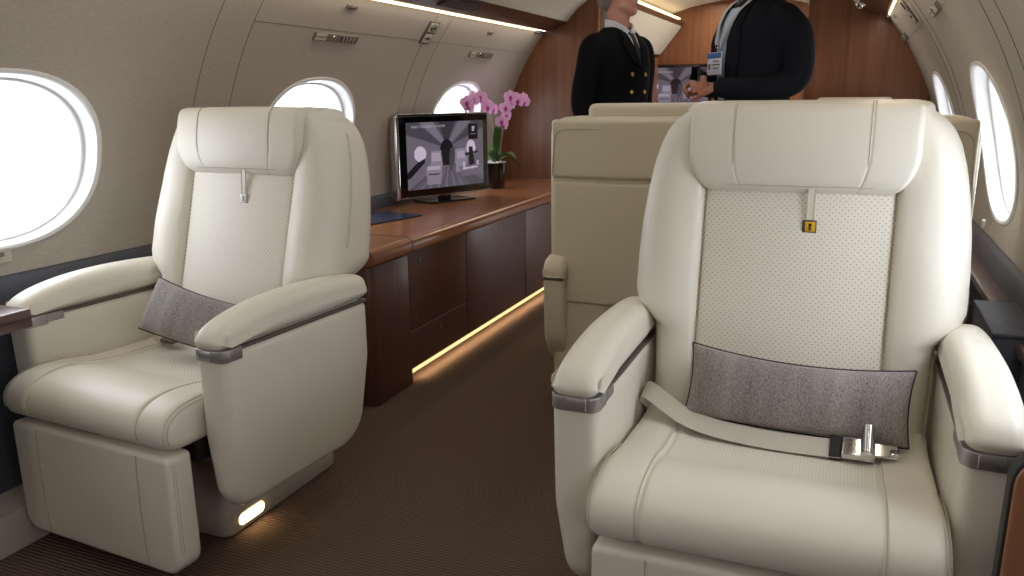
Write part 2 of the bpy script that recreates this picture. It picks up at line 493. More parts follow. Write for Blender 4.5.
def win_ring(side, wy, s, n=72):
    out = []
    for i in range(n):
        t = 2*PI*i/n; c, q = math.cos(t), math.sin(t); e = 2/2.25
        out.append((wy+WA*s*math.copysign(abs(c)**e, c), WZ+WB*s*math.copysign(abs(q)**e, q)))
    return out
shell_wall(-1, 'wall_left'); shell_wall(1, 'wall_right')
wn = 0
for side in (-1, 1):
    for wy in WIN_Y[:4]:
        wn += 1
        w = empty('window_%d' % wn, (arc(side, WZ), wy, WZ), kind='structure')
        ox, oy, oz = w.location
        def R(s, off, dd=0):
            return [(arc(side, z, off)-ox, y-oy, z-oz) for y, z in win_ring(side, wy, s)]
        # moulded oval rim: proud lip, reveal stepping outwards, second inner lip
        rings = [R(1.045, -.001), R(1.04, -.006), R(1.015, -.009), R(.985, -.006), R(.975, .004), R(.955, .03), R(.945, .034), R(.93, .033), R(.915, .036), R(.90, .05), R(.885, .085)]
        V, F = loft(rings, cap=False); r_ = mobj('window_frame', V, F, 'rim', w)
        V, F = loft([R(.895, .078), R(.895, .084)]); mobj('pane', V, F, 'pane', w)
        # pull tab under the rim
        b = MB()
        if side > 0: b.add(*rbox(side*-.012, .0, -WB*1.06, .012, .012, .03, .004, (1, 1, 1))); b.build('shade_tab', 'metal', w) if side > 0 else None
# floor
V, F = box(XC, (Y0+YF)/2, -.02, 2.7, YF-Y0+.2, .04)
props(mobj('floor', V, F, 'carpet', smooth=False), kind='structure')
# ledges: dark band, wooden ledge top, lower panel
tn = 0
def struct(name, mb, mat, smooth=True):
    return props(mb.build(name, mat, smooth=smooth), kind='structure')
for side, nm in ((-1, 'left'), (1, 'right')):
    m = MB(); zs = (.612, .62, .672, .680, .682)
    prof = [(arc(side, .61)-side*.000, .610), (arc(side, .61)-side*.022, .612), (arc(side, .64)-side*.024, .64), (arc(side, .672)-side*.020, .674), (arc(side, .685)-side*.012, .684), (arc(side, .69)+side*.004, .688), (arc(side, .61)+side*.02, .65)]
    m.add(*loft([[(p[0], y, p[1]) for p in prof] for y in (Y0, YB)])); struct('trim_%d' % (1 if side < 0 else 2), m, 'band')
    m = MB(); m.add(*rbox((arc(side, .6)+XC+side*(1.225 if side < 0 else 1.265))/2+side*.01, (Y0+YB)/2, .597, abs(arc(side, .6)-(XC+side*(1.225 if side < 0 else 1.265)))+.03, YB-Y0-.002, .03, .008, (1, 1, 1)))
    struct('trim_%d' % (3 if side < 0 else 4), m, 'wood_table')
    m = MB(); m.add(*slab([(XC+side*(1.23 if side < 0 else 1.27), 0), (arc(side, .5, .05), 0), (arc(side, .5, .05), .582), (XC+side*(1.245 if side < 0 else 1.275), .582)], Y0, YB, .002, 'y'))
    struct('baseboard_%s' % nm, m, 'band', smooth=False)
    m = MB(); m.add(*box(XC+side*1.165, (Y0+YB)/2-.01, .055, .13, YB-Y0-.03, .11)); struct('trim_%d' % (31 if side < 0 else 32), m, 'basegrey', smooth=False)
# ceiling with coved sides, valances
half = [(.86, 1.628), (.835, 1.660), (.79, 1.705), (.72, 1.755), (.60, 1.815), (.42, 1.868), (.20, 1.905), (0, 1.918)]
prof = [(XC-a, z) for a, z in half]+[(XC+a, z) for a, z in half[-2::-1]]
ring = prof+[(XC+(a-XC)*1.05, z+.05) for a, z in prof[::-1]]
m = MB(); m.add(*loft([[(p[0], y, p[1]) for p in ring] for y in np.linspace(Y0, YF, 12)])); struct('ceiling', m, 'headliner')
k = 5
for side in (-1, 1):
    # wooden valance board with rounded lower lip
    m = MB(); pr_ = [(1.020, 1.585), (1.000, 1.577), (.985, 1.577), (.930, 1.598), (.868, 1.622), (.858, 1.632), (.90, 1.66), (1.03, 1.62)]
    m.add(*loft([[(XC+side*a, y, z) for a, z in pr_] for y in (Y0, YF)])); struct('trim_%d' % k, m, 'wood_face'); k += 1
    m = MB(); m.add(*loft([[(XC+side*a, y, z) for a, z in ((1.032, 1.560), (1.006, 1.570), (1.008, 1.582), (1.04, 1.575))] for y in (Y0+.1, 4.93)])); struct('trim_%d' % k, m, 'led'); k += 1
    m = MB(); m.add(*rbox(XC+side*1.024, 5.01, 1.565, .04, .15, .02, .005)); struct('trim_%d' % k, m, 'metal_dark'); k += 1
    # seams of the wall lining
    m = MB()
    for ys in (.79, .97, 2.22, 2.40, 3.64, 3.80):
        for z0 in (None,):
            m.add(*tube([(arc(side, z, -.0002), ys, z) for z in np.linspace(.69, 1.555, 30)], .0011, 5))
    m.add(*tube([(arc(side, 1.440, -.0002), y, 1.440) for y in (2.40, 5.09)], .0010, 5))
    struct('trim_%d' % k, m, 'strip'); k += 1
# bulkhead with the opening
OL, OR = -1.535, -.275
def arc_out(side, zs, off=.01): return [(arc(side, z, off), z) for z in zs]
m = MB()
zz = list(np.linspace(.0, 1.56, 20))
cz = lambda x: interp([(0, 1.918), (.20, 1.905), (.42, 1.868), (.60, 1.815), (.72, 1.755), (.79, 1.705), (.86, 1.628), (1.02, 1.57), (1.1, 1.55)], abs(x-XC))+.02
xl = [arc(-1, 1.56, .01)]+list(np.linspace(-1.85, OL, 8))
m.add(*slab([(OL, 0)]+arc_out(-1, zz)+[(x, cz(x)) for x in xl[1:]], YB, YB+.05, .003, 'y', 2))
xr = list(np.linspace(OR, .10, 8))
m.add(*slab([(OR, 0)]+[(x, cz(x)) for x in xr]+arc_out(1, zz[::-1]), YB, YB+.05, .003, 'y', 2))
xm = list(np.linspace(OL, OR, 12))
m.add(*slab([(OR, 1.84), (OL, 1.84)]+[(x, cz(x)) for x in xm], YB+.001, YB+.049, .003, 'y', 2))
struct('wall_front', m, 'wood_bulk')
m = MB(); m.add(*rbox(OR-.004, YB+.024, .93, .012, .062, 1.80, .004)); m.add(*rbox(OL+.004, YB+.024, .93, .012, .062, 1.80, .004)); struct('trim_21', m, 'wood_top')
# the far zone seen through the opening
m = MB(); m.add(*slab([(XC-1.25, 0), (XC+1.25, 0)]+arc_out(1, zz[8:])+[(x, cz(x)+.03) for x in np.linspace(.1, -1.85, 14)]+arc_out(-1, zz[:7:-1]), YF-.2, YF-.15, .003, 'y', 2)); struct('wall_far', m, 'wood_bulk')
m = MB(); m.add(*slab([(-2.20, .01), (-1.56, .01), (-1.56, 1.47), (-1.62, 1.49), (-2.1, 1.49)], 5.5, YF-.21, .003, 'y', 2)); struct('trim_22', m, 'wood_bulk')
m = MB(); m.add(*slab([(-1.60, 1.497), (-1.545, 1.497), (-1.375, 1.715), (-1.395, 1.735), (-1.60, 1.70)], 5.2, YF-.21, .003, 'y', 2)); struct('trim_23', m, 'headliner')
m = MB(); m.add(*slab([(-1.42, 1.738), (-1.372, 1.722), (-1.36, 1.75), (-1.42, 1.766)], 5.2, YF-.21, .003, 'y', 2)); struct('trim_24', m, 'wood_face')
m = MB(); m.add(*rbox(-1.39, 6.1, 1.776, .02, 1.7, .012, .003)); struct('trim_25', m, 'led_far')
# wall behind the camera
m = MB(); m.add(*slab([(XC-1.25, 0), (XC+1.25, 0)]+arc_out(1, zz[8:])+[(x, cz(x)+.03) for x in np.linspace(.1, -1.85, 14)]+arc_out(-1, zz[:7:-1]), Y0-.05, Y0, .003, 'y', 2)); struct('wall_back', m, 'wallcloth')

# ------------------------------------------------------------------ fittings on the wall and valance
def on_wall(side, z, y):
    """a frame on the wall lining: local x along the cabin, local y up the wall, local z into the cabin"""
    x = arc(side, z); n = Vector((XC-x, 0, ZC-z)).normalized(); a = Vector((0, 1, 0)); u = n.cross(a) if side < 0 else a.cross(n)
    if u.z < 0: u = -u
    a = u.cross(n)
    M = Matrix((a, u, n)).transposed().to_4x4(); M.translation = Vector((x, y, z)); return M
def fitting(name, M, label, cat, group=None):
    e = empty(name, label=label, cat=cat, group=group); e.matrix_world = M; return e
def rb(*a, **k): return rbox(*a, **k)
def psu(M, label, w=.31, h=.036, group='reading light panels on the walls'):
    e = fitting('reading_light_panel', M, label, 'reading light', group)
    m = MB(); m.add(*rb(0, 0, .003, w, h, .008, .003)); m.build('panel', 'plate', e)
    m = MB(); m.add(*rb(-w*.36, h*.22, .008, w*.22, h*.34, .004, .001)); m.add(*rb(-w*.36, -h*.25, .008, w*.22, h*.28, .004, .001)); each(m, 'button', 'plate_light', e)
    m = MB(); m.add(*lathe([(0.0, .009), (.009, .010), (.012, .009), (.014, .004)], 20, (-.02, 0, 0))); m.build('spotlight', 'chrome', e)
    m = MB(); m.add(*[q for q in rb(w*.25, 0, .008, w*.34, h*.74, .004, .001)])
    m.build('air_vent', 'metal_dark', e)
    m = MB()
    for i in range(4): m.add(*rb(w*.13+i*w*.08, 0, .011, .003, h*.62, .003, .001))
    each(m, 'slat', 'plate_light', e)
psu(on_wall(-1, 1.414, 2.92), 'long reading light panel on the left wall above the second window')
psu(on_wall(-1, 1.404, 4.36), 'long reading light panel on the left wall above the orchid')
psu(on_wall(1, 1.445, 3.23), 'long reading light panel high on the right wall above the near window')
psu(on_wall(1, 1.456, 4.93), 'long reading light panel on the right wall next to the wood bulkhead', w=.26)
def small_plate(M, label, w, h, group='small plates on the wall lining'):
    e = fitting('wall_plate', M, label, 'plate', group)
    m = MB(); m.add(*rb(0, 0, .003, w, h, .007, .002)); m.build('panel', 'plate', e)
    m = MB(); m.add(*rb(0, 0, .0075, w*.6, h*.45, .003, .001)); m.build('lens', 'metal_dark', e)
small_plate(on_wall(-1, 1.530, 2.92), 'small grey plate on the left wall above the long reading light panel', .075, .022)
small_plate(on_wall(-1, 1.518, 4.32), 'tiny plate high on the left wall above the orchid', .06, .022)
small_plate(on_wall(1, 1.545, 4.72), 'tiny plate high on the right wall near the wood bulkhead', .07, .022)
def sign(M, label):
    e = fitting('cabin_sign', M, label, 'sign', 'lit cabin signs')
    m = MB(); m.add(*rb(0, 0, .003, .10, .125, .008, .003)); m.build('panel', 'metal_dark', e)
    for s in (-1, 1):
        m = MB(); m.add(*rb(0, s*.03, .008, .072, .048, .003, .001)); f = m.build('sign_window', 'plate_light', e)
        m = MB()
        if s > 0:   # no smoking: crossed cigarette
            m.add(*rb(0, .028, .0105, .05, .006, .002, .001)); m.add(*tube([(.022*math.cos(t), .03+.018*math.sin(t), .0105) for t in np.linspace(0, 2*PI, 20)[:-1]], .0016, 5, closed=True))
            m.add(*tube([(-.018, .018, .0105), (.018, .042, .0105)], .0018, 5))
        else:       # fasten seat belt: two straps and a buckle
            m.add(*rb(-.017, -.03, .0105, .022, .007, .002, .001)); m.add(*rb(.018, -.03, .0105, .016, .007, .002, .001)); m.add(*rb(.003, -.03, .0105, .014, .018, .002, .001))
        m.build('symbol', 'dark', f)
sign(on_wall(-1, 1.480, 3.65), 'dark plate with two sign windows on the left wall between the windows')
sign(on_wall(1, 1.510, 3.98), 'dark plate with two sign windows high on the right wall')
e = fitting('window_switch', on_wall(-1, .745, 1.488), 'white rocker switch plate on the left wall below the first window', 'switch')
m = MB(); m.add(*rb(0, 0, .003, .09, .045, .008, .004)); m.build('plate', 'plate_light', e)
m = MB(); m.add(*rb(.005, .004, .008, .03, .012, .004, .001)); m.build('rocker', 'metal_dark', e)
# loudspeaker grille in the left valance and spotlight in the right valance
e = empty('valance_speaker', (-1.785, 3.66, 1.602), label='black grille set in the wood valance above the left wall', cat='speaker')
e.rotation_euler = (0, math.atan2(.045, .117)*-1, 0)
m = MB(); m.add(*rb(0, 0, 0, .085, .36, .012, .004)); m.build('grille', 'dark', e)
m = MB()
for i in range(5): m.add(*rb(-.032+i*.016, 0, -.007, .004, .32, .003, .001))
each(m, 'slat', 'metal_dark', e)
e = empty('valance_spotlight', (-.01, 4.55, 1.588), label='small metal spotlight under the right wood valance by the wood bulkhead', cat='spotlight')
m = MB(); m.add(*lathe([(0, -.012), (.014, -.012), (.022, -.006), (.026, .004), (.026, .012)], 20)); m.build('housing', 'chrome', e)
m = MB(); m.add(*lathe([(0, -.016), (.009, -.014), (.009, -.011)], 16)); m.build('lens', 'plate_light', e)

# ================================================================== THE SEATS
OY = 1.60      # seat pieces are drawn with y measured from the camera; each seat's empty stands at y = OY
def seat_each(m, name, mat, root): return each(m, name, mat, root, lambda v: (v[0], v[1]-OY, v[2]))
def seat_part(mb_or, name, mat, root, label=None, smooth=True):
    V, F = (mb_or.V, mb_or.F) if isinstance(mb_or, MB) else mb_or
    V = [(v[0], v[1]-OY, v[2]) for v in V]
    return mobj(name, V, F, mat, root, smooth, label)
BW = [(.38, .285), (.60, .292), (.650, .298), (.672, .322), (.695, .342), (.72, .350), (.80, .350), (.88, .346), (.95, .338), (1.01, .328), (1.06, .314), (1.09, .300), (1.115, .280), (1.135, .25)]
def back_front(z): return 1.772+.205*(z-.6)
def back_rear(z): return interp([(.38, 1.93), (.62, 1.94), (.68, 2.00), (.72, 2.025), (.95, 2.05), (1.05, 2.055), (1.10, 2.045), (1.135, 2.03)], z)
PW = .199      # half width of the perforated panel
def back_off(x, z):
    a = abs(x); W = interp(BW, z)
    f = smooth(.60, .70, z)
    if a < PW: g = -.012*math.cos(a/PW*PI/2) + .004
    else:
        t = min(1, (a-PW)/max(.02, W-PW)); g = -(.030-.008*smooth(.80, .92, z))*math.sin(PI*min(1, t*.92+.08))*(.35+.65*f)
    return g+.016*gauss(a-PW, .0055)
def back_mesh():
    zs = list(np.linspace(.38, .62, 6))+list(np.linspace(.64, .74, 11))+list(np.linspace(.76, 1.06, 15))+list(np.linspace(1.075, 1.13, 6))
    rings = []
    def ring(z, sc=1., dz=0):
        W = interp(BW, z)*1; yf, yr = back_front(z), back_rear(z); rc = min(.055, (yr-yf)*.3)
        pts = []
        H1 = PW-.011; H2 = PW+.011; E1 = [s*(PW+q) for s in (-1, 1) for q in (-.008, -.005, -.0025, 0, .0025, .005, .008)]
        xs = sorted(list(np.linspace(-H1, H1, 41))+E1+list(np.linspace(H2, W-rc, 10))+list(-np.linspace(H2, W-rc, 10)))
        q = [(x, yf) for x in xs]
        q += [(W-rc+rc*math.sin(t), yf+rc*(1-math.cos(t))) for t in np.linspace(PI/16, PI/2, 8)]
        q += [(W, y) for y in np.linspace(yf+rc, yr-rc, 6)[1:]]
        q += [(W-rc+rc*math.cos(t), yr-rc+rc*math.sin(t)) for t in np.linspace(PI/12, PI/2, 6)]
        q += [(x, yr) for x in np.linspace(W-rc, -(W-rc), 14)[1:]]
        q += [(-(W-rc)-rc*math.sin(t), yr-rc+rc*math.cos(t)) for t in np.linspace(PI/12, PI/2, 6)]
        q += [(-W, y) for y in np.linspace(yr-rc, yf+rc, 6)[1:]]
        q += [(-(W-rc)-rc*math.cos(t), yf+rc-rc*math.sin(t)) for t in np.linspace(PI/16, PI/2, 8)[:-1]]
        ym = (yf+yr)/2; out = []
        for x, y in q:
            w = smooth(.45, 1., (ym-y)/(ym-yf)) if y < ym else 0
            yy = y+w*back_off(x, z)
            out.append((x*(1-.25*(1-sc)), ym+(yy-ym)*sc, z+dz))
        return out
    n0 = None
    # thickness rounds away at the top and slightly at the bottom edge of the wings
    rings.append(ring(.38, .8))
    for z in zs: rings.append(ring(z))
    for i in range(1, 7):
        t = PI/2*i/6; rings.append(ring(1.13, max(.02, math.cos(t))**.55, .024*math.sin(t)))
    m = min(len(r) for r in rings)
    return rings, m
def build_back(root):
    rings, m = back_mesh()
    if any(len(r) != m for r in rings):       # resample so every ring has the same count
        N_ = 128; new = []
        for r in rings:
            P = np.array(r+[r[0]]); d = np.r_[0, np.cumsum(np.linalg.norm(np.diff(P, axis=0), axis=1))]
            s = np.linspace(0, d[-1], N_+1)[:-1]; new.append([tuple(np.interp(s, d, P[:, k])[()] for k in range(3)) for s in s])
        rings = new
    V, F = loft(rings)
    A, B = split_mesh(V, F, lambda c: abs(c[0]) < PW and c[1] < back_front(c[2])+.03 and .42 < c[2] < 1.0)
    b = seat_part(A, 'backrest', 'leather', root)
    seat_part(B, 'back_panel', 'perf_back', root)
    # double seam down each side of the wings
    m = MB()
    for s in (-1, 1):
        for dy in (0, .007):
            m.add(*tube([(s*(interp(BW, z)+.0004), back_front(z)+.075+dy, z) for z in np.linspace(.76, 1.08, 22)], .0011, 5))
    seat_each(m, 'side_seam', 'seam', b)
HP = crspline([(1.845, .956), (1.805, .958), (1.784, .972), (1.772, 1.005), (1.766, 1.05), (1.768, 1.10), (1.776, 1.136), (1.800, 1.150), (1.87, 1.153), (1.94, 1.150), (1.99, 1.134), (2.02, 1.10), (2.035, 1.03), (2.03, .99), (1.99, .98), (1.90, .98)], 90)
HP = np.stack([HP[:, 0]+np.where(HP[:, 0] < 1.9, .040, .030)+.05*(HP[:, 1]-1.0)*(HP[:, 0] < 1.9), HP[:, 1]], 1)
def build_headrest(root, tag='yellow'):
    V, F = sweep_x(lambda x: HP, 0, .234, .013, nx=36, grooves=(-.138, .138), gd=.0014, gw=.0028)
    out = []
    for x, y, z in V:
        t = min(1, max(0, (1.045-z)/.090)); w = 1-.22*(1-math.sqrt(max(0, 1-t*t*.999)))-.04*t
        if y > 1.94: w = 1-.03*t
        out.append((x*w, y+.012*(x/.24)**2*(1 if y < 1.93 else -1), z-.002*(x/.24)**2))
    h = seat_part((out, F), 'headrest', 'leather', root)
    m = MB()
    for s in (-1, 1):
        m.add(*tube([(s*(.1355), p[0]-.0002+.0038, p[1]) for p in HP if p[0] < 1.86 and p[1] > 1.02], .0009, 4))
    m.add(*tube([(x, 1.8175+.010*(x/.24)**2, .975) for x in np.linspace(-.15, .15, 30)], .0008, 4))
    seat_each(m, 'stitching', 'seam', h)
def build_tag(root, face):
    m = MB(); m.add(*rbox(.030, 1.8250, .932, .016, .003, .075, .001, (1, 1, 1)))
    st = seat_part(m, 'pull_strap', 'leather', root)
    m = MB()
    for s in (-1, 1): m.add(*tube([(.030+s*.0072, 1.8232, .97), (.030+s*.0072, 1.8232, .90)], .0009, 4))
    seat_each(m, 'stitching', 'seam', st)
    m = MB(); m.add(*rbox(.030, 1.8235, .889, .030, .006, .028, .002, (1, 1, 1))); t = seat_part(m, 'tag', 'metal_dark' if face == 'yellow' else 'metal', root)
    m = MB(); m.add(*rbox(.0315, 1.8200, .889, .020, .002, .021, .0008, (1, 1, 1))); f = seat_part(m, 'tag_face', face, t)
    m = MB(); m.add(*lathe([(0, -.0006), (.0032, -.0006), (.0032, .0006), (0, .0006)], 14))
    m.V = [(x+.0315, 1.8185, y+.893) for x, y, z in m.V]
    m.add(*slab([(.0285, .881), (.0345, .881), (.0335, .890), (.0295, .890)], 1.8178, 1.8192, .0003, 'y', 1))
    seat_part(m, 'emblem', 'metal_dark', f)
CP_C = crspline([(1.80, .455), (1.70, .452), (1.60, .455), (1.535, .456), (1.490, .462), (1.43, .482), (1.375, .489), (1.32, .482), (1.280, .460), (1.264, .430), (1.268, .398), (1.290, .379), (1.34, .373), (1.50, .374), (1.80, .374)], 110)
CP_S = crspline([(1.80, .468), (1.70, .466), (1.60, .468), (1.535, .470), (1.490, .476), (1.43, .486), (1.375, .489), (1.32, .482), (1.280, .460), (1.264, .430), (1.268, .398), (1.290, .379), (1.34, .373), (1.50, .374), (1.80, .374)], 110)
def cush_prof(x):
    t = smooth(.16, .24, abs(x)); return CP_C*(1-t)+CP_S*t
def build_cushion(root):
    V, F = sweep_x(cush_prof, 0, .299, .03, nx=44, grooves=(-.199, .199), gd=.0045, gw=.005)
    V = [(x*(1-.012*smooth(1.5, 1.8, y)), y, z) for x, y, z in V]
    A, B = split_mesh(V, F, lambda c: abs(c[0]) < .192 and c[1] > 1.485 and c[2] > .42)
    s = seat_part(A, 'seat_cushion', 'leather', root)
    seat_part(B, 'seat_panel', 'perf_seat', root)
    m = MB()
    for sgn in (-1, 1):
        for xx in (.2035,):
            m.add(*tube([(sgn*xx, p[0], p[1]+.0002) for p in CP_S if p[1] > .40 and p[0] < 1.76 and not (p[1] < .42 and p[0] > 1.35)], .0010, 4))
        for d in (.008, .016):
            pr = inset(cush_prof(.299), .0035 if d > .01 else .010)
            m.add(*tube([(sgn*(.299-(.003 if d < .01 else .010)), p[0], p[1]) for p in pr if p[1] > .40 and p[0] < 1.50 and not (p[1] < .42 and p[0] > 1.35)], .0011, 4))
    seat_each(m, 'stitching', 'seam', s)
def build_legrest(root):
    o = rounded_poly([(-.286, .058), (.286, .058), (.286, .364), (-.286, .364)], [.045, .045, .016, .016], 6)
    V, F = slab(o, 1.272, 1.345, .012, 'y', 5)
    V = [(x, y-.008*math.cos(x/.3*PI/2)*(y < 1.31)*math.sin(max(0, min(1, (z-.05)/.32))*PI), z) for x, y, z in V]
    l = seat_part((V, F), 'leg_rest', 'leather', root)
    m = MB()
    for s in (-1, 1):
        m.add(*tube([(s*.183-s*.004*(z < .07), 1.2712-.008*math.cos(.183/.3*PI/2)*math.sin((z-.05)/.32*PI), z) for z in np.linspace(.070, .357, 24)], .0012, 5))
        for y in (1.285, 1.292): m.add(*tube([(s*.2859, y, z) for z in np.linspace(.115, .345, 14)], .0010, 4))
    seat_each(m, 'stitching', 'seam', l)
def build_arm(root, s):
    # panel under the pad
    o = rounded_poly([(1.366, .612), (1.366, .38), (1.382, .185), (1.890, .185), (1.915, .45), (1.915, .612)], [.027, .3, .080, .095, .3, .027], 8)
    def tuck(p, a):
        t = min(1, max(0, (.50-p[1])/.315)); lo = s*a < .35
        sh = (.010 if lo else -.034)*t*t
        return p, a+s*sh
    V, F = slab(o, s*.303, s*.398, .024, 'x', 6, tuck)
    p = seat_part((V, F), 'arm_panel', 'leather' if s > 0 else 'leather', root)
    # padded top
    pf = crspline([(1.358, .625), (1.360, .640), (1.385, .662), (1.44, .680), (1.52, .693), (1.62, .699), (1.74, .697), (1.86, .689), (1.915, .676), (1.928, .650), (1.922, .622), (1.85, .616), (1.60, .614), (1.42, .614), (1.372, .614)], 90)
    V, F = sweep_x(lambda x: pf, s*.3505, .0485, .034, nx=8, k=9)
    # keep the underside flat and the sides upright near the bottom
    out = []
    for x, y, z in V:
        dx = x-s*.3505; t = smooth(.66, .620, z)
        out.append((s*.350+dx+math.copysign(.004*t, dx)*smooth(.0, .04, abs(dx)), y, z-.004*t))
    pd = seat_part((out, F), 'arm_pad', 'leather', root)
    m = MB(); pass
    # thin metal line and the wrap-round end cap
    m = MB(); m.add(*slab(rounded_poly([(s*.3022, 1.40), (s*.3990, 1.40), (s*.3990, 1.918), (s*.3022, 1.918)], .02), .6045, .6105, .001, 'z', 1)); seat_part(m, 'trim_line', 'strip', root)
    m = MB(); m.add(*slab(rounded_poly([(s*.3012, 1.3615), (s*.4000, 1.3615), (s*.4000, 1.425), (s*.3012, 1.425)], [.024, .024, .006, .006]), .583, .612, .002, 'z', 2)); c = seat_part(m, 'end_cap', 'metal', root)
    m = MB(); m.add(*slab(rounded_poly([(s*.325, 1.3595), (s*.362, 1.3595), (s*.362, 1.37), (s*.322, 1.37)], .002), .586, .611, .001, 'z', 1)); seat_part(m, 'release_button', 'metal', c)
    m = MB(); m.add(*rbox(s*.3025, 1.445, .600, .005, .05, .022, .002, (1, 1, 1))); seat_part(m, 'latch', 'metal', c)
def build_base(root):
    o = rounded_poly([(-.178, 1.503), (.178, 1.503), (.178, 2.030), (-.178, 2.030)], [.03, .03, .05, .05], 5)
    m = MB()
    def sc(k, z, dy=0, ky=None): return [(x*k, 1.74+(y-1.74)*(ky or k)+dy, z) for x, y in o]
    m.add(*loft([sc(.98, .004), sc(1.0, .010), sc(1.0, .060), sc(.985, .070), sc(.96, .078), sc(.88, .17), sc(.80, .20, 0, .7), sc(.78, .36, -.01, .7)]))
    b = seat_part(m, 'base', 'basegrey', root)
    m = MB(); m.add(*slab(rounded_poly([(1.552, .020), (1.652, .020), (1.652, .052), (1.552, .052)], .014), .172, .1815, .002, 'x', 2)); seat_part(m, 'base_light', 'base_light', b)
    m = MB(); m.add(*rbox(.10, 1.965, .0765, .10, .04, .004, .0015, (1, 1, 1))); seat_part(m, 'rail_cover', 'metal', b)
    # dark pan under the cushion
    m = MB(); m.add(*rbox(0, 1.60, .345, .56, .46, .08, .02)); seat_part(m, 'seat_pan', 'dark', root)
    return b
def build_belt(root, full):
    if full:
        path = crspline([(-.285, 1.76, .465), (-.298, 1.72, .500), (-.278, 1.685, .522), (-.235, 1.660, .508), (-.18, 1.640, .487), (-.11, 1.626, .477), (-.02, 1.618, .473), (.07, 1.618, .473), (.128, 1.618, .475)], 48, closed=False)
        V, F = ribbon([tuple(p) for p in path], .042, [(0.35*max(0, 1-i/14), .72, .55) for i in range(len(path))], .003)
        b = seat_part((V, F), 'seat_belt', 'strap', root)
        m = MB(); m.add(*rbox(.118, 1.618, .4765, .022, .034, .012, .002, deform=lambda P: P+np.stack([P[:, 0]*0, P[:, 0]*0, (P[:, 1]-1.618)*.85], 1))); seat_part(m, 'belt_keeper', 'dark', b)
        m = MB(); m.add(*rbox(.160, 1.618, .481, .062, .040, .016, .005, deform=lambda P: P+np.stack([P[:, 0]*0, P[:, 0]*0, (P[:, 1]-1.618)*.55], 1)))
        m.add(*rbox(.205, 1.620, .481, .050, .026, .006, .002, deform=lambda P: P+np.stack([P[:, 0]*0, P[:, 0]*0, (P[:, 1]-1.618)*.55], 1)))
        m.add(*tube([(.176, 1.596, .482), (.176, 1.646, .518)], .012, 12))
        m.add(*rbox(.225, 1.620, .483, .016, .034, .008, .003)); seat_part(m, 'buckle', 'chrome', b)
        m = MB(); m.add(*tube([(.176, 1.590, .478), (.176, 1.595, .4815)], .0105, 12)); seat_part(m, 'lever_cap', 'silver', b)
    else:
        path = crspline([(-.296, 1.775, .455), (-.27, 1.745, .478), (-.235, 1.715, .474), (-.19, 1.700, .472)], 16, closed=False)
        V, F = ribbon([tuple(p) for p in path], .034, (0, .8, .5), .003); b = seat_part((V, F), 'seat_belt', 'strap', root)
        m = MB(); m.add(*rbox(-.165, 1.695, .478, .05, .036, .014, .004)); seat_part(m, 'buckle', 'metal_dark', b)
def make_seat(cx, label, tagface, belt, rz=0, bx=None):
    root = empty('swivel_armchair', (cx, OY, 0), rz, label=label, cat='seat', group='cream single seats')
    b = build_base(root)
    if bx is not None:    # the seat swivels on a base that stays square to the aisle
        b.matrix_local = Matrix.Rotation(-rz, 4, 'Z') @ Matrix.Translation((bx-cx, 0, 0))
    build_back(root); build_headrest(root); build_tag(root, tagface)
    build_cushion(root); build_legrest(root); build_arm(root, -1); build_arm(root, 1); build_belt(root, belt)
    return root
seatR = make_seat(-.098, 'large cream leather cabin seat on the right with a yellow tag below its headrest', 'yellow', True)
seatL = make_seat(-1.658, 'cream leather cabin seat on the left by the first window with its leg rest down', 'silver', False, math.radians(-3.5), -1.655)

# the left seat's back is reclined a little further
piv = Matrix.Translation((0, 1.85-OY, .60))
for ch in seatL.children:
    if ch.name.split('.')[0] in ('backrest', 'back_panel', 'headrest', 'pull_strap', 'tag'):
        ch.matrix_local = piv @ Matrix.Rotation(math.radians(-4.0), 4, 'X') @ piv.inverted()
# ---- lumbar pillows
def make_pillow(loc, rot, label, a=.222, c=.077, d=.048):
    root = empty('throw_pillow', loc, label=label, cat='pillow', group='grey woven throw pillows'); root.rotation_euler = rot
    n, mm = 36, 18; V = []; F = []
    def P(u, v, s):
        t = (max(0, 1-u**2)**.5*max(0, 1-v**2)**.5)**.62
        x = a*u*(1-.035*(1-v*v)); z = c*v*(1-.10*(1-u*u))-.012*(1-u*u)
        return (x, s*d*t+.012*(1-u*u)*0, z)
    us = [math.sin(PI/2*q) for q in np.linspace(-1, 1, n)]; vs = [math.sin(PI/2*q) for q in np.linspace(-1, 1, mm)]
    for s in (-1, 1):
        base = len(V)
        for u in us:
            for v in vs: V.append(P(u, v, s))
        for i in range(n-1):
            for j in range(mm-1):
                f = (base+i*mm+j, base+(i+1)*mm+j, base+(i+1)*mm+j+1, base+i*mm+j+1); F.append(f if s < 0 else f[::-1])
    o = mobj('cover', V, F, 'weave', root)
    bm = bmesh.new(); bm.from_mesh(o.data); bmesh.ops.remove_doubles(bm, verts=bm.verts[:], dist=.00005); bmesh.ops.recalc_face_normals(bm, faces=bm.faces[:]); bm.to_mesh(o.data); bm.free()
    loop = [P(u, -1, 1) for u in us]+[P(1, v, 1) for v in vs[1:]]+[P(u, 1, 1) for u in us[::-1][1:]]+[P(-1, v, 1) for v in vs[::-1][1:-1]]
    V, F = tube(loop, .0032, 6, closed=True); mobj('piping', V, F, 'piping', root)
    return root
make_pillow((-.066, 1.690, .556), (math.radians(-20), math.radians(1.5), math.radians(0)), 'wide grey woven pillow with dark piping lying on the large right seat')
make_pillow((-1.600, 1.655, .572), (math.radians(-30), math.radians(9), math.radians(2)), 'grey woven pillow with dark piping leaning in the left seat by the window')

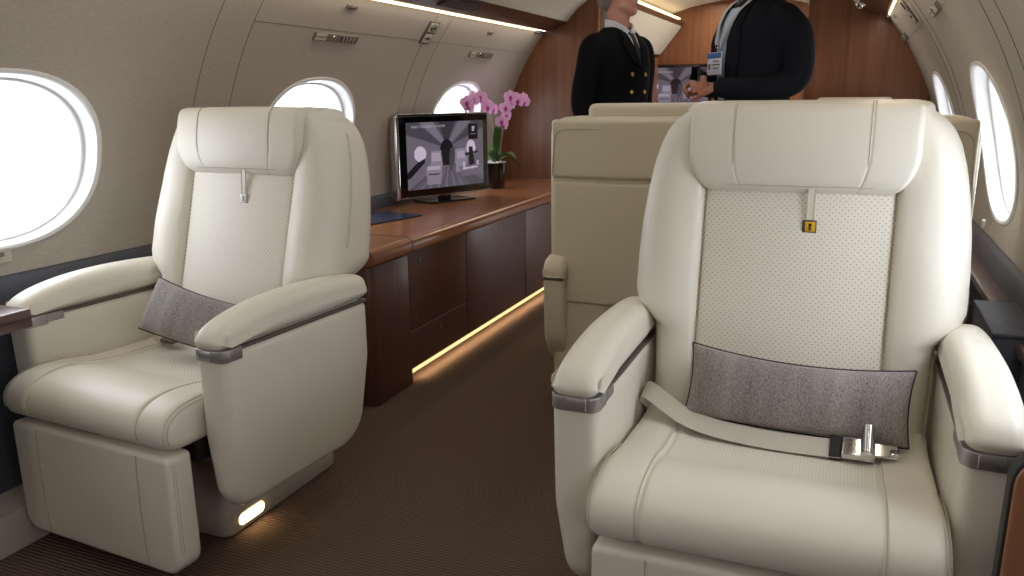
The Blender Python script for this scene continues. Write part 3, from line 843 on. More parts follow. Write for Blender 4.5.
# ================================================================== THE PAIR OF SEATS WITH THEIR BACKS TO US
def rear_chair(cx, label):
    r = empty('conference_chair', (cx, 2.60, 0), label=label, cat='seat', group='beige conference chairs')
    def part(m, name, mat, par=None): return m.build(name, mat, par or r)
    m = MB(); o = rounded_poly([(-.300, .12), (.300, .12), (.314, .45), (.316, 1.100), (-.316, 1.100), (-.314, .45)], [.03, .03, .2, .06, .06, .2], 8)
    V, F = slab(o, .0, .20, .025, 'y', 5)
    def dz(y, z): return y+.006*gauss(z-.893, .006)+.004*gauss(z-.452, .005)-(.010 if z > .893 else 0)*smooth(.893, .93, z)
    # grid back face so the seams can press in
    m.add(V, F); b = part(m, 'backrest', 'leather_warm')
    m = MB(); V, F = rbox(0, .004, .994, .612, .030, .197, .014, (14, 1, 8)); V = np.array(V); V[:, 1] -= .006*np.cos(V[:, 0]/.32*PI/2); m.add(V, F); part(m, 'back_cap', 'leather_warm')
    m = MB(); V, F = rbox(0, .008, .672, .600, .026, .425, .012, (14, 1, 10)); V = np.array(V); V[:, 1] -= .006*np.cos(V[:, 0]/.32*PI/2); m.add(V, F); part(m, 'back_shell', 'leather_warm')
    m = MB(); m.add(*tube(rounded_poly_3d([(-.300, .905), (-.292, 1.060), (.292, 1.060), (.300, .905)], -.0125), .0022, 6)); part(m, 'piping', 'seam', b)
    m = MB(); m.add(*rbox(0, .10, 1.10, .385, .13, .085, .022, (6, 2, 2))); part(m, 'headrest', 'leather_warm')
    for s in (-1, 1):
        m = MB(); m.add(*slab(rounded_poly([(-.045, .545), (-.035, .33), (.02, .24), (.50, .24), (.52, .545)], [.004, .12, .06, .06, .004]), s*.250, s*.326, .018, 'x', 4)); part(m, 'arm_panel', 'leather_warm')
        m = MB(); pf = crspline([(-.052, .565), (-.048, .595), (-.02, .622), (.05, .632), (.25, .630), (.45, .610), (.51, .585), (.525, .562), (.45, .553), (.2, .553), (-.03, .553)], 60)
        m.add(*sweep_x(lambda x: pf, s*.286, .0405, .026, nx=5, k=6)); part(m, 'arm_pad', 'leather_warm')
        m = MB(); m.add(*slab(rounded_poly([(s*.248, -.047), (s*.3265, -.047), (s*.3265, .50), (s*.248, .50)], .02), .545, .553, .001, 'z', 1)); part(m, 'trim_line', 'strip')
    m = MB(); m.add(*rbox(0, .40, .42, .50, .50, .12, .04)); part(m, 'seat_cushion', 'leather_warm')
    m = MB(); m.add(*rbox(0, .32, .17, .34, .40, .338, .03)); part(m, 'base', 'basegrey')
    return r
def rounded_poly_3d(pts, y):
    a = [Vector(p) for p in pts]; out = [a[0]]
    for i in range(1, len(a)-1):
        p = a[i]; u = (a[i-1]-p).normalized(); v = (a[i+1]-p).normalized(); d = .045
        for j in range(7):
            t = j/6; q = (p+u*d)*(1-t)**2+p*2*t*(1-t)+(p+v*d)*t**2; out.append(q)
    out.append(a[-1]); return [(q[0], y-.004*math.cos(q[0]/.32*PI/2), q[1]) for q in out]
chA = rear_chair(-.632, 'beige chair with its back to us, standing nearer the aisle behind the large right seat')
chB = tree_copy(chA); chB.location.x = .026; chB['label'] = 'beige chair with its back to us between the large right seat and the right wall'
chC = tree_copy(chA); chC.location = (.0, 5.02, 0); chC.rotation_euler = (0, 0, PI); chC['label'] = 'far beige chair by the wood bulkhead, only its headrest top showing'

# ================================================================== CREDENZA
cr = empty('credenza', (-1.62, 2.50, 0), label='long reddish wood credenza along the left wall with a warm light strip at its foot', cat='cabinet')
cxo, cyo = -1.62, 2.50
def CB(m, name, mat, par=cr, **k):
    m.V = [(v[0]-cxo, v[1]-cyo, v[2]) for v in m.V]; return m.build(name, mat, par, **k)
xw = arc(-1, .57)+.025
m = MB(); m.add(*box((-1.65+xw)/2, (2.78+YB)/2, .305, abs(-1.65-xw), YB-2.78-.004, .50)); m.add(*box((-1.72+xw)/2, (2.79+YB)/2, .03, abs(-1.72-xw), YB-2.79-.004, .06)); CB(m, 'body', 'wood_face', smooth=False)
m = MB(); top = [(-1.598, .572), (-1.590, .590), (-1.602, .613), (-1.632, .622), (xw+.004, .622), (xw, .572)]
tp = rounded_poly([(-1.592, .560), (-1.592, .624), (xw, .624), (xw, .560)], [.012, .04, .002, .002], 7)
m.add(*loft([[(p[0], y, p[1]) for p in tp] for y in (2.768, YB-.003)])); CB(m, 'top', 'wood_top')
# end column with its own rounded top piece
m = MB(); m.add(*slab(rounded_poly([(-1.612, 2.478), (-1.612, 2.760), (xw, 2.760), (xw, 2.478)], [.035, .003, .003, .003], 6), .002, .555, .003, 'z', 2)); CB(m, 'end_panel', 'wood_face')
m = MB(); m.add(*loft([[(p[0], y, p[1]) for p in tp] for y in (2.470, 2.764)])); CB(m, 'end_top', 'wood_top')
m = MB(); m.add(*tube([(p[0]*1.0+.0008, 2.766, p[1]+.0006) for p in tp[1:-8] if p[0] > -1.7]+[(-2.1, 2.766, .6244)], .0016, 5)); CB(m, 'joint_line', 'metal_dark')
def cfront(y0, y1, z0, z1, latch=None, name='door'):
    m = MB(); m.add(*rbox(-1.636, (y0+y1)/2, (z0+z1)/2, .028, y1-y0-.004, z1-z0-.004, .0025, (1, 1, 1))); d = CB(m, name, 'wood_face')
    if latch:
        m = MB(); m.add(*rbox(-1.6215, latch[0], latch[1], .003, .022, .022, .001, (1, 1, 1))); CB(m, 'latch', 'metal_dark', d)
    return d
cfront(2.775, 3.315, .225, .556, (2.87, .51))
cfront(2.775, 3.315, .062, .225, (3.04, .178), 'drawer')
cfront(3.315, 4.065, .062, .556, (3.72, .52))
cfront(4.065, 4.72, .062, .556, (4.62, .53))
cfront(4.72, 5.095, .062, .556)
m = MB()
for yy in (3.315, 4.065): m.add(*tube([(-1.6205, yy+.004, .075), (-1.6205, yy+.004, .225)], .003, 6))
each(m, 'hinge', 'metal_dark', cr, lambda v: (v[0]-cxo, v[1]-cyo, v[2]))
m = MB(); m.add(*rbox(-1.632, 3.93, .045, .010, 2.30, .013, .003, (1, 1, 1))); CB(m, 'light_strip', 'led_floor')
lt = bpy.data.lights.new('foot_light', 'AREA'); lt.shape = 'RECTANGLE'; lt.size = .02; lt.size_y = 2.2; lt.energy = 2.5; lt.color = (1, .72, .42)
lo = bpy.data.objects.new('foot_light', lt); COL.objects.link(lo); lo.location = (-1.622, 3.93, .040); lo.rotation_euler = (0, math.radians(20), 0)

# ------------------------------------------------------------------ picture for the screens
def picture(W=150, H=104):
    """a grey-violet view down a cabin, painted cell by cell"""
    im = np.zeros((H, W, 3)); U, Vv = np.meshgrid((np.arange(W)+.5)/W, (np.arange(H)+.5)/H)
    def g(v, tint=(1.0, .86, 1.08)): return np.array(tint)*v
    im[:] = g(.13)
    def poly(pts, col):
        P = np.array(pts); ins = np.zeros(U.shape, bool); n = len(P)
        for i in range(n):
            x1, y1 = P[i]; x2, y2 = P[(i+1) % n]
            c = ((y1 > Vv) != (y2 > Vv)) & (U < (x2-x1)*(Vv-y1)/((y2-y1) if abs(y2-y1) > 1e-9 else 1e-9)+x1); ins ^= c
        im[ins] = col
    def ell(cx, cy, rx, ry, col): im[((U-cx)/rx)**2+((Vv-cy)/ry)**2 < 1] = col
    poly([(0, .18), (.44, .36), (.44, .62), (0, 1)], g(.22)); poly([(1, .12), (.56, .36), (.56, .60), (1, .95)], g(.20))
    poly([(0, .0), (.12, .0), (.43, .33), (.43, .37), (0, .17)], g(.10)); poly([(.16, 0), (.34, 0), (.48, .31), (.44, .33)], g(.28))
    poly([(.40, 0), (.62, 0), (.52, .31), (.49, .31)], g(.06)); poly([(.66, 0), (.84, 0), (.56, .34), (.53, .31)], g(.25)); poly([(.88, 0), (1, 0), (1, .10), (.57, .36)], g(.09))
    poly([(.06, 1), (.45, .62), (.57, .62), (.80, 1)], g(.16))
    for k in range(6): poly([(.14+k*.11, 1), (.47+k*.017, .62), (.475+k*.017, .62), (.17+k*.11, 1)], g(.24))
    ell(.505, .42, .085, .15, g(.015)); poly([(.44, .42), (.57, .42), (.575, .66), (.43, .66)], g(.02))
    ell(.165, .47, .075, .115, g(.85)); ell(.83, .42, .062, .12, g(.85))
    poly([(.0, .74), (.12, .60), (.22, .54), (.22, .60), (.04, .82), (0, .84)], g(.015))
    # left seat, right seats, table
    poly([(.30, .43), (.43, .43), (.445, .64), (.44, .70), (.42, .94), (.24, .94), (.235, .72), (.29, .62)], g(.36)); poly([(.31, .46), (.42, .46), (.425, .60), (.305, .60)], g(.55)); poly([(.25, .66), (.42, .66), (.41, .72), (.24, .72)], g(.62)); poly([(.26, .78), (.40, .78), (.40, .80), (.26, .80)], g(.05))
    poly([(.55, .41), (.64, .40), (.60, .60), (.56, .78), (.53, .60)], g(.10)); poly([(.61, .42), (.76, .42), (.78, .60), (.74, .80), (.62, .78)], g(.38)); poly([(.64, .46), (.74, .46), (.75, .58), (.64, .58)], g(.55))
    poly([(.66, .70), (.94, .68), (1, .76), (.98, .84), (.70, .86)], g(.22)); poly([(.70, .73), (.90, .71), (.92, .74), (.72, .76)], g(.75)); poly([(.80, .40), (.85, .40), (.88, .68), (.80, .70)], g(.02)); poly([(.74, .50), (.93, .47), (.92, .50), (.75, .54)], g(.02))
    ell(.73, .68, .018, .05, g(.7)); ell(.92, .66, .016, .04, g(.7))
    poly([(.80, .05), (.93, .05), (.93, .29), (.80, .29)], g(.008)); poly([(.845, .09), (.885, .09), (.88, .16), (.85, .16)], g(.55)); poly([(.83, .20), (.90, .20), (.90, .215), (.83, .215)], g(.4))
    return im
PIC = picture()
def screen_mesh(name, w, h, mat, parent, fr):
    H, W, _ = PIC.shape; V = []; F = []
    for j in range(H+1):
        for i in range(W+1): V.append(fr(-w/2+w*i/W, h/2-h*j/H, .0))
    for j in range(H):
        for i in range(W): a = j*(W+1)+i; F.append((a, a+W+1, a+W+2, a+1))
    me = bpy.data.meshes.new(name); me.from_pydata(V, [], F)
    ca = me.color_attributes.new('picture', 'FLOAT_COLOR', 'CORNER')
    col = np.repeat(np.concatenate([PIC.reshape(-1, 3), np.ones((W*H, 1))], 1), 4, axis=0)
    ca.data.foreach_set('color', col.astype(np.float32).ravel())
    me.materials.append(MATS[mat]); o = bpy.data.objects.new(name, me); COL.objects.link(o); o.parent = parent; return o
# monitor on the credenza: local x along the screen, local z up, face towards -y
mon = empty('monitor', (-2.000, 3.86, .6245), math.radians(90-23.5), label='black flat monitor showing a violet cabin picture, standing on the credenza', cat='monitor')
MWd, MH = .615, .425; zc_ = .030+MH/2
m = MB(); m.add(*rbox(0, .012, zc_, MWd, .030, MH, .006, (1, 1, 1))); m.build('casing', 'gloss_black', mon)
m = MB(); m.add(*rbox(0, -.0045, zc_, MWd-.01, .004, MH-.01, .0015, (1, 1, 1))); m.build('front_glass', 'glass_black', mon)
m = MB(); m.add(*rbox(-MWd/2-.010, .012, zc_, .030, .052, MH+.006, .012, (1, 1, 1))); m.build('side_column', 'chrome', mon)
m = MB(); m.add(*rbox(0, .012, .030+MH+.004, MWd, .032, .008, .003, (1, 1, 1))); m.add(*rbox(0, -.006, .034, MWd-.02, .006, .007, .002, (1, 1, 1))); each(m, 'edge_trim', 'chrome', mon)
m = MB(); m.add(*rbox(.0, .015, .022, .07, .03, .04, .004, (1, 1, 1))); m.add(*rbox(.0, .01, .004, .30, .17, .008, .003, (1, 1, 1))); m.build('stand', 'gloss_black', mon)
scr = screen_mesh('screen', .525, .345, 'screen', mon, lambda x, z, q: (x+.005, -.0072, zc_+z+.004))
Mt = Matrix.Translation((-.225, -.0078, zc_+.148)) @ Matrix.Rotation(PI/2, 4, 'X')
text_mesh('MAKE YOURSELF AT HOME', .0185, 'screen_text', Mt, scr)
# far screen on the wood wall beyond the opening
fm = empty('wall_screen', (-1.405, YF-.205, 1.225), 0, label='wide wall screen showing a grey cabin picture between the two standing men', cat='screen')
m = MB(); m.add(*rbox(0, -.01, 0, .60, .03, .375, .006, (1, 1, 1))); m.build('casing', 'gloss_black', fm)
screen_mesh('screen', .555, .325, 'screen_far', fm, lambda x, z, q: (x, -.0265, z))
Mt = Matrix.Translation((-.25, -.0272, .12)) @ Matrix.Rotation(PI/2, 4, 'X')
text_mesh('MAKE YOURSELF AT HOME', .0185, 'screen_text', Mt, fm)

# booklet and remote edge on the credenza
bk = empty('booklet', (-2.01, 3.17, .6245), math.radians(-14), label='dark blue closed booklet lying on the credenza beside the monitor', cat='booklet')
m = MB(); m.add(*rbox(0, 0, .006, .27, .33, .004, .0015, (1, 1, 1))); m.add(*rbox(0, 0, .0305-.022, .268, .328, .003, .001, (1, 1, 1))); m.V = [(x, y, z-.003) for x, y, z in m.V]; m.build('cover', 'book_cover', bk)
m = MB(); m.add(*rbox(.001, 0, .0042, .262, .322, .0030, .001, (1, 1, 1))); m.build('pages', 'paper', bk)

# ------------------------------------------------------------------ orchid
orc = empty('potted_orchid', (-1.985, 4.49, .6245), label='pink flowering orchid in a tapered black glass pot on the credenza', cat='plant')
m = MB(); m.add(*lathe([(0, 0), (.050, 0), (.054, .004), (.062, .06), (.072, .150), (.073, .155), (.069, .155), (.060, .14), (0, .135)], 32)); m.build('pot', 'gloss_black', orc)
m = MB()
for i in range(70):
    a = random.uniform(0, 2*PI); r = .062*math.sqrt(random.random()); m.add(*ellipsoid((r*math.cos(a), r*math.sin(a), .150+random.uniform(0, .01)), (.009, .008, .006), 7, 5))
props(m.build('pebbles', 'white_stone', orc), kind='stuff')
def leaf(m, az, L, w, droop, z0=.155):
    rings = []
    for i in range(13):
        t = i/12; r = .01+L*t; z = z0+.10*math.sin(t*PI*.62)*droop[0]-droop[1]*t*t; ww = w*math.sin(PI*min(1, t*.93+.07))**.7
        d = Vector((math.cos(az), math.sin(az), 0)); s = Vector((-math.sin(az), math.cos(az), 0)); c = d*r+Vector((0, 0, z))
        rings.append([tuple(c-s*ww+Vector((0, 0, .008))), tuple(c+Vector((0, 0, -.002))), tuple(c+s*ww+Vector((0, 0, .008))), tuple(c+Vector((0, 0, .002)))])
    m.add(*loft(rings))
for az, L, w, dr in ((-.3, .16, .030, (.9, .07)), (.7, .15, .030, (.6, .10)), (2.4, .13, .028, (1.1, .03)), (-1.6, .14, .030, (1.0, .05)), (3.6, .12, .026, (.9, .06)), (-.9, .10, .024, (2.0, -.02))):
    m = MB(); leaf(m, az, L, w, dr); m.build('leaf', 'leaf', orc)
blooms = []
def bloom(p, face, s):
    f = Vector(face).normalized(); u = f.cross(Vector((0, 0, 1))).normalized(); v = u.cross(f)
    R_ = Matrix((u, v, f)).transposed()
    m = MB()
    for ang, L, w in ((90, .9, .34), (210, .85, .32), (330, .85, .32), (15, 1.0, .55), (165, 1.0, .55)):
        a = math.radians(ang); d = Vector((math.cos(a), math.sin(a), 0)); c = d*s*L*.52
        rot = R_ @ Matrix.Rotation(a, 3, 'Z') @ Matrix.Rotation(-.25, 3, 'Y')
        m.add(*ellipsoid(Vector(p)+R_ @ c, (s*L*.52, s*w, s*.06), 10, 6, rot))
    b = m.build('flower', 'petal_edge', orc)
    m = MB(); m.add(*ellipsoid(Vector(p)+R_ @ Vector((0, -s*.10, s*.12)), (s*.26, s*.30, s*.14), 8, 6, R_)); m.add(*ellipsoid(Vector(p)+R_ @ Vector((0, -s*.38, s*.16)), (s*.10, s*.2, s*.05), 8, 5, R_))
    m.build('lip', 'petal_heart', b)
# stems rise from the pot and arch over, flowers hang along their ends
stems = [([(0, .01, .14), (-.01, .02, .30), (-.02, -.02, .45), (-.04, -.10, .54), (-.06, -.20, .555), (-.07, -.28, .52)], (.45, 1.0), 9),
         ([(.02, 0, .14), (.03, .01, .30), (.03, .04, .44), (.04, .10, .54), (.06, .18, .55), (.08, .25, .53)], (.42, 1.0), 8),
         ([(.01, -.02, .14), (.015, -.03, .26), (.03, -.03, .36), (.04, -.01, .42)], (.8, 1.0), 2)]
for pts, (t0, t1), nb in stems:
    P = crspline(pts, 40, closed=False); m = MB(); m.add(*tube([tuple(p) for p in P], .0028, 6)); m.build('stem', 'stem', orc)
    for i in range(nb):
        t = t0+(t1-t0)*i/max(1, nb-1); p = P[min(len(P)-1, int(t*(len(P)-1)))]
        side = (-1)**i
        bloom((p[0]+.018, p[1]+side*.022, p[2]-.010-.012*(i % 3)), (1.0, -.55+.25*side, .05), .043+.007*random.random())

# ------------------------------------------------------------------ side tables and consoles
tb = empty('side_table', (-2.05, .90, 0), label='glossy brown pull-out table top at the left edge in front of the left seat', cat='table')
m = MB(); m.add(*rbox(.012, .0, .636, .30, .88, .048, .004, (1, 1, 1))); t_ = m.build('table_top', 'wood_table', tb)
m = MB(); m.add(*rbox(.012, .0, .637, .3015, .8815, .0035, .001, (1, 1, 1))); m.build('edge_line', 'dark', t_)
m = MB(); m.add(*rbox(-.10, .05, .585, .10, .60, .055, .006, (1, 1, 1))); m.build('support_rail', 'metal_dark', tb)
co = empty('side_console', (.40, 2.00, 0), label='dark blue-grey raised console box on the ledge by the right wall', cat='console')
m = MB(); m.add(*rbox(-.015, .21, .455, .095, .32, .33, .006, (1, 1, 1))); m.build('box', 'band', co)
m = MB(); m.add(*rbox(-.015, .21, .624, .101, .33, .010, .003, (1, 1, 1))); m.build('lid', 'band', co)
st = empty('table_leaf', (.381, 1.185, 0), label='upright brown wood leaf with a dark rim at the lower right corner', cat='table leaf')
lf = rounded_poly([(-.145, .10), (.05, .10), (.03, .700), (-.140, .700)], [.01, .01, .01, .05], 7)
m = MB(); m.add(*slab(lf, -.016, .016, .004, 'y', 3)); l_ = m.build('panel', 'leaf_wood', st)
lf2 = [(p[0]-.006*(p[0] < 0), p[1]+.006*(p[1] > .6)) for p in lf]
m = MB(); m.add(*slab(rounded_poly([(-.149, .10), (.052, .10), (.032, .704), (-.144, .704)], [.01, .01, .01, .053], 7), -.012, .020, .004, 'y', 3)); m.build('rim', 'dark', st)

# ================================================================== PEOPLE
def remesh(name, mb, mat, parent, voxel=.006, it=4, label=None):
    o = mb.build('tmp', mat)
    md = o.modifiers.new('r', 'REMESH'); md.mode = 'VOXEL'; md.voxel_size = voxel
    sm = o.modifiers.new('s', 'SMOOTH'); sm.iterations = it; sm.factor = .5
    me = bpy.data.meshes.new_from_object(o.evaluated_get(bpy.context.evaluated_depsgraph_get()))
    bpy.data.objects.remove(o)
    me.polygons.foreach_set('use_smooth', [True]*len(me.polygons)); me.name = name
    n = bpy.data.objects.new(name, me); COL.objects.link(n); n.parent = parent
    if label: n['label'] = label
    return n
def limb(m, pts, radii, n=14):
    P = crspline(pts, 8*(len(pts)-1), closed=False); t = np.linspace(0, 1, len(P)); r = np.interp(t, np.linspace(0, 1, len(radii)), radii)
    m.add(*tube([tuple(p) for p in P], [float(v) for v in r], n))
    for e, rr in ((P[0], r[0]), (P[-1], r[-1])): m.add(*ellipsoid(tuple(e), (rr, rr, rr), 12, 8))
def hand(m, wrist, fwd, nrm, side, curl=.5, s=1.0):
    """palm with four fingers of unequal length and a thumb from the palm's side; nrm points out of the back of the hand"""
    f = Vector(fwd).normalized(); nn = Vector(nrm); nn = (nn-f*nn.dot(f)).normalized(); r = f.cross(nn)*side
    W = Vector(wrist); R_ = Matrix((r, f, nn)).transposed()
    m.add(*ellipsoid(W+f*.050*s, (.040*s, .054*s, .015*s), 16, 10, R_)); m.add(*ellipsoid(W+f*.010*s, (.027*s, .03*s, .019*s), 12, 8, R_))
    for k, (off, L) in enumerate(((-.030, .066), (-.010, .076), (.010, .071), (.029, .056))):
        p = W+f*.088*s+r*off*s; d = f.copy(); pts = [p-f*.03*s, p]
        for seg, q in enumerate((.45, .30, .25)):
            ang = curl*(.5+.35*seg)+.08*k; d = (d*math.cos(ang)-nn*math.sin(ang)).normalized(); nn2 = None
            d = d.normalized(); p = p+d*L*q*s; pts.append(p.copy())
        limb(m, [tuple(q) for q in pts], [.0095*s, .0092*s, .0085*s, .0078*s, .0068*s], 8)
    t0 = W+f*.025*s-r*.030*s; t1 = t0+(-r*.026+f*.026-nn*.010)*s; t2 = t1+(-r*.006+f*.028-nn*.016)*s; t3 = t2+(r*.004+f*.022-nn*.010)*s
    limb(m, [tuple(q) for q in (t0, t1, t2, t3)], [.014*s, .012*s, .010*s, .008*s], 8)
TORSO = [(.80, .178, .120, .0), (.92, .176, .122, 0), (1.02, .166, .116, 0), (1.12, .170, .118, -.002), (1.24, .186, .124, -.006), (1.34, .196, .124, -.004), (1.41, .196, .112, .004), (1.46, .168, .094, .012), (1.49, .120, .076, .018), (1.515, .075, .062, .020)]
def torso_at(T, z): return [float(np.interp(z, [t[0] for t in T], [t[k] for t in T])) for k in (1, 2, 3)]
def chest(T, x, z, off=.0):
    W, D, yc = torso_at(T, z); W += off; D += off
    return (x, yc-D*math.sqrt(max(.0, 1-(x/W)**2)), z)
def torso_loft(m, T, n=36, lo=0):
    m.add(*loft([[(W*math.cos(2*PI*k/n), yc+D*math.sin(2*PI*k/n), z) for k in range(n)] for z, W, D, yc in T[lo:]]))
def strip_on(T, rows, off, nx=6, th=.004):
    """a patch lying on the chest: rows of (z, x0, x1)"""
    V = []; F = []; m_ = nx+1
    for o in (off, off-th):
        for z, a, b in rows:
            for i in range(m_): V.append(chest(T, a+(b-a)*i/nx, z, o))
    R_ = len(rows); H_ = R_*m_
    for i in range(R_-1):
        for j in range(nx):
            a = i*m_+j; F.append((a, a+1, a+m_+1, a+m_)); F.append((H_+a, H_+a+m_, H_+a+m_+1, H_+a+1))
    for j in range(nx): F.append((j, H_+j, H_+j+1, j+1)); a = (R_-1)*m_+j; F.append((a, a+1, H_+a+1, H_+a))
    for i in range(R_-1):
        a = i*m_; F.append((a, a+m_, H_+a+m_, H_+a)); a += nx; F.append((a, H_+a, H_+a+m_, a+m_))
    return V, F
def person(loc, rz, label, skin, hairmat, suit, T, armsL, armsR, handL, handR, head_turn, trousers):
    r = empty('person', loc, rz, label=label, cat='person')
    Z = lambda p, a=head_turn, c=(0, .0): (c[0]+(p[0]-c[0])*math.cos(a)-(p[1]-c[1])*math.sin(a), c[1]+(p[0]-c[0])*math.sin(a)+(p[1]-c[1])*math.cos(a), p[2])
    hc = 1.678; RH = Matrix.Rotation(head_turn, 3, 'Z')
    m = MB(); E = lambda p, q, rot=None: m.add(*ellipsoid(Z(p), q, 22, 16, RH @ rot if rot else RH))
    E((0, .012, hc+.022), (.077, .098, .096)); E((0, -.020, hc-.035), (.062, .070, .078)); E((0, -.058, hc-.088), (.034, .030, .024)); E((0, -.030, hc-.075), (.052, .052, .034))
    E((0, -.086, hc-.010), (.010, .018, .026), Matrix.Rotation(.35, 3, 'X')); E((0, -.097, hc-.026), (.015, .012, .010))
    for s in (-1, 1):
        E((s*.078, .010, hc-.012), (.008, .018, .031)); E((s*.040, -.060, hc-.024), (.022, .020, .020)); E((s*.030, -.076, hc+.028), (.022, .010, .007)); E((s*.045, -.02, hc-.07), (.018, .035, .018))
    E((0, -.078, hc-.058), (.024, .012, .008))
    limb(m, [(0, .018, 1.44), (0, .012, 1.53), Z((0, .005, 1.62))], [.066, .056, .058])
    Tb = [(z, W*.86, D*.84, yc) for z, W, D, yc in T]; torso_loft(m, Tb)
    for s, A in ((1, armsL), (-1, armsR)): limb(m, [(s*.16, .01, 1.43)]+A, [.05, .052, .044, .036, .027])
    hand(m, armsL[-1], handL[0], handL[1], 1, handL[2]); hand(m, armsR[-1], handR[0], handR[1], -1, handR[2])
    for s in (-1, 1):
        limb(m, [(s*.09, 0, .90), (s*.095, -.005, .50), (s*.10, .02, .10)], [.085, .075, .055, .042, .038])
        m.add(*ellipsoid((s*.10, -.03, .05), (.035, .10, .03)))
    remesh('body', m, skin, r, .0055, 3)
    # face details
    for s in (-1, 1):
        m = MB(); m.add(*ellipsoid(Z((s*.030, -.0765, hc+.010)), (.012, .009, .008), 12, 8, RH)); ey = m.build('eye', 'eye_white', r)
        m = MB(); m.add(*ellipsoid(Z((s*.030, -.0845, hc+.010)), (.005, .003, .005), 10, 6, RH)); m.build('iris', 'dark', ey)
    m = MB(); m.add(*ellipsoid(Z((0, -.0885, hc-.056)), (.021, .004, .003), 12, 6, RH)); m.add(*ellipsoid(Z((0, -.087, hc-.063)), (.017, .0045, .004), 12, 6, RH)); m.build('lips', 'lips', r)
    m = MB(); m.add(*ellipsoid(Z((0, .026, hc+.040)), (.083, .098, .090), 24, 16, RH)); m.add(*ellipsoid(Z((0, .060, hc-.015)), (.074, .060, .070), 20, 12, RH)); m.V = [v for v in m.V]; remesh('hair', m, hairmat, r, .008, 2)
    # jacket with sleeves
    m = MB(); torso_loft(m, T)
    for s, A in ((1, armsL), (-1, armsR)):
        a = [Vector(p) for p in A]; d = (a[-1]-a[-2]).normalized(); P = [(s*.13, .012, 1.425), (s*.185, .012, 1.405)]+[tuple(p) for p in A[:-1]]+[tuple(a[-1]-d*.012)]
        limb(m, P, [.060, .070, .066, .060, .054, .048, .044])
    jk = remesh('jacket', m, suit, r, .007, 5)
    # trousers and shoes
    m = MB()
    for s in (-1, 1): limb(m, [(s*.085, .0, .92), (s*.095, -.005, .50), (s*.10, .015, .09)], [.105, .098, .080, .068, .068])
    torso_loft(m, [(.74, .15, .11, 0), (.86, .165, .115, 0), (.98, .160, .112, 0)]); remesh('trousers', m, trousers, r, .01, 4)
    for s in (-1, 1):
        m = MB(); m.add(*ellipsoid((s*.10, -.055, .045), (.046, .135, .045), 20, 12)); m.add(*ellipsoid((s*.10, .035, .06), (.04, .05, .055), 16, 10)); m.V = [(x, y, max(z, .004)) for x, y, z in m.V]; m.build('shoe', 'shoe', r)
    return r, jk
def lapels(r, jk, T, zb, suitmat, wtop=.048, wbot=.004, shirt='shirt', off=.004, shirtlow=None):
    rows = [(z, -(wbot+(wtop-wbot)*(z-zb)/(1.475-zb))-.012, (wbot+(wtop-wbot)*(z-zb)/(1.475-zb))+.012) for z in np.linspace(zb, 1.475, 14)]
    V, F = strip_on(T, rows, off); sh = mobj('shirt_front', V, F, shirt, r)
    m = MB(); n = 24        # collar band
    for s in (-1, 1):
        pts = [(s*.012, -.058, 1.480), (s*.040, -.045, 1.500), (s*.062, -.01, 1.522), (s*.052, .05, 1.535), (0, .078, 1.540)]
        P = crspline(pts, 20, closed=False); V, F = ribbon([tuple(p) for p in P], .042, [(s*.25*(1-i/20), -.3*(1-i/20), 1) for i in range(len(P))], .005); m.add(V, F)
        m.add(*slab([(s*.004, 1.485), (s*.046, 1.505), (s*.050, 1.475), (s*.030, 1.440)], -.066, -.060, .001, 'y', 1))
    m.build('shirt_collar', shirt, r)
    for s in (-1, 1):
        rows = []
        for z in np.linspace(zb, 1.495, 16):
            t = (z-zb)/(1.495-zb); x0 = wbot+(wtop-wbot)*t; x1 = x0+.050*math.sin(PI*min(1, t*.80+.12))+.012
            if .70 < t < .76: x1 -= .014
            rows.append((z, s*x0, s*x1))
        V, F = strip_on(T, rows, off+.007, th=.008); mobj('lapel', V, F, suitmat, jk)
    return sh
M2LOC, M2RZ = (-.425, 3.84, 0), math.radians(-50)
# left: officer in a dark double-breasted uniform
T1 = TORSO
p1, j1 = person((-1.095, 4.02, 0), math.radians(66), 'standing man in a dark double-breasted uniform with gold buttons and white collar', 'skin', 'hair_grey', 'suit_black', T1,
    [(.215, .015, 1.32), (.238, .035, 1.15), (.232, -.02, 1.02), (.215, -.075, .90)], [(-.215, .015, 1.32), (-.238, .035, 1.15), (-.232, -.02, 1.02), (-.215, -.075, .90)],
    ((-.05, -.25, -1), (1, 0, 0), .35), ((.05, -.25, -1), (-1, 0, 0), .35), math.radians(22), 'suit_black')
lapels(p1, j1, T1, 1.335, 'suit_black', .040, .006)
m = MB(); V, F = strip_on(T1, [(1.33, -.016, .016), (1.40, -.018, .018), (1.452, -.013, .013), (1.458, -.016, .016), (1.485, -.018, .018)], .009, 3, .004); m.add(V, F); m.build('tie', 'dark', p1)
for x in (-.052, .052):
    for z in (1.285, 1.20, 1.115):
        c = Vector(chest(T1, x, z, .004)); m = MB(); nrm = Vector((x*2.2, -1, 0)).normalized()
        m.add(*ellipsoid(c, (.0105, .005, .0105), 14, 8, Matrix.Rotation(math.atan2(nrm.x, -nrm.y), 3, 'Z'))); m.build('button', 'gold', j1)
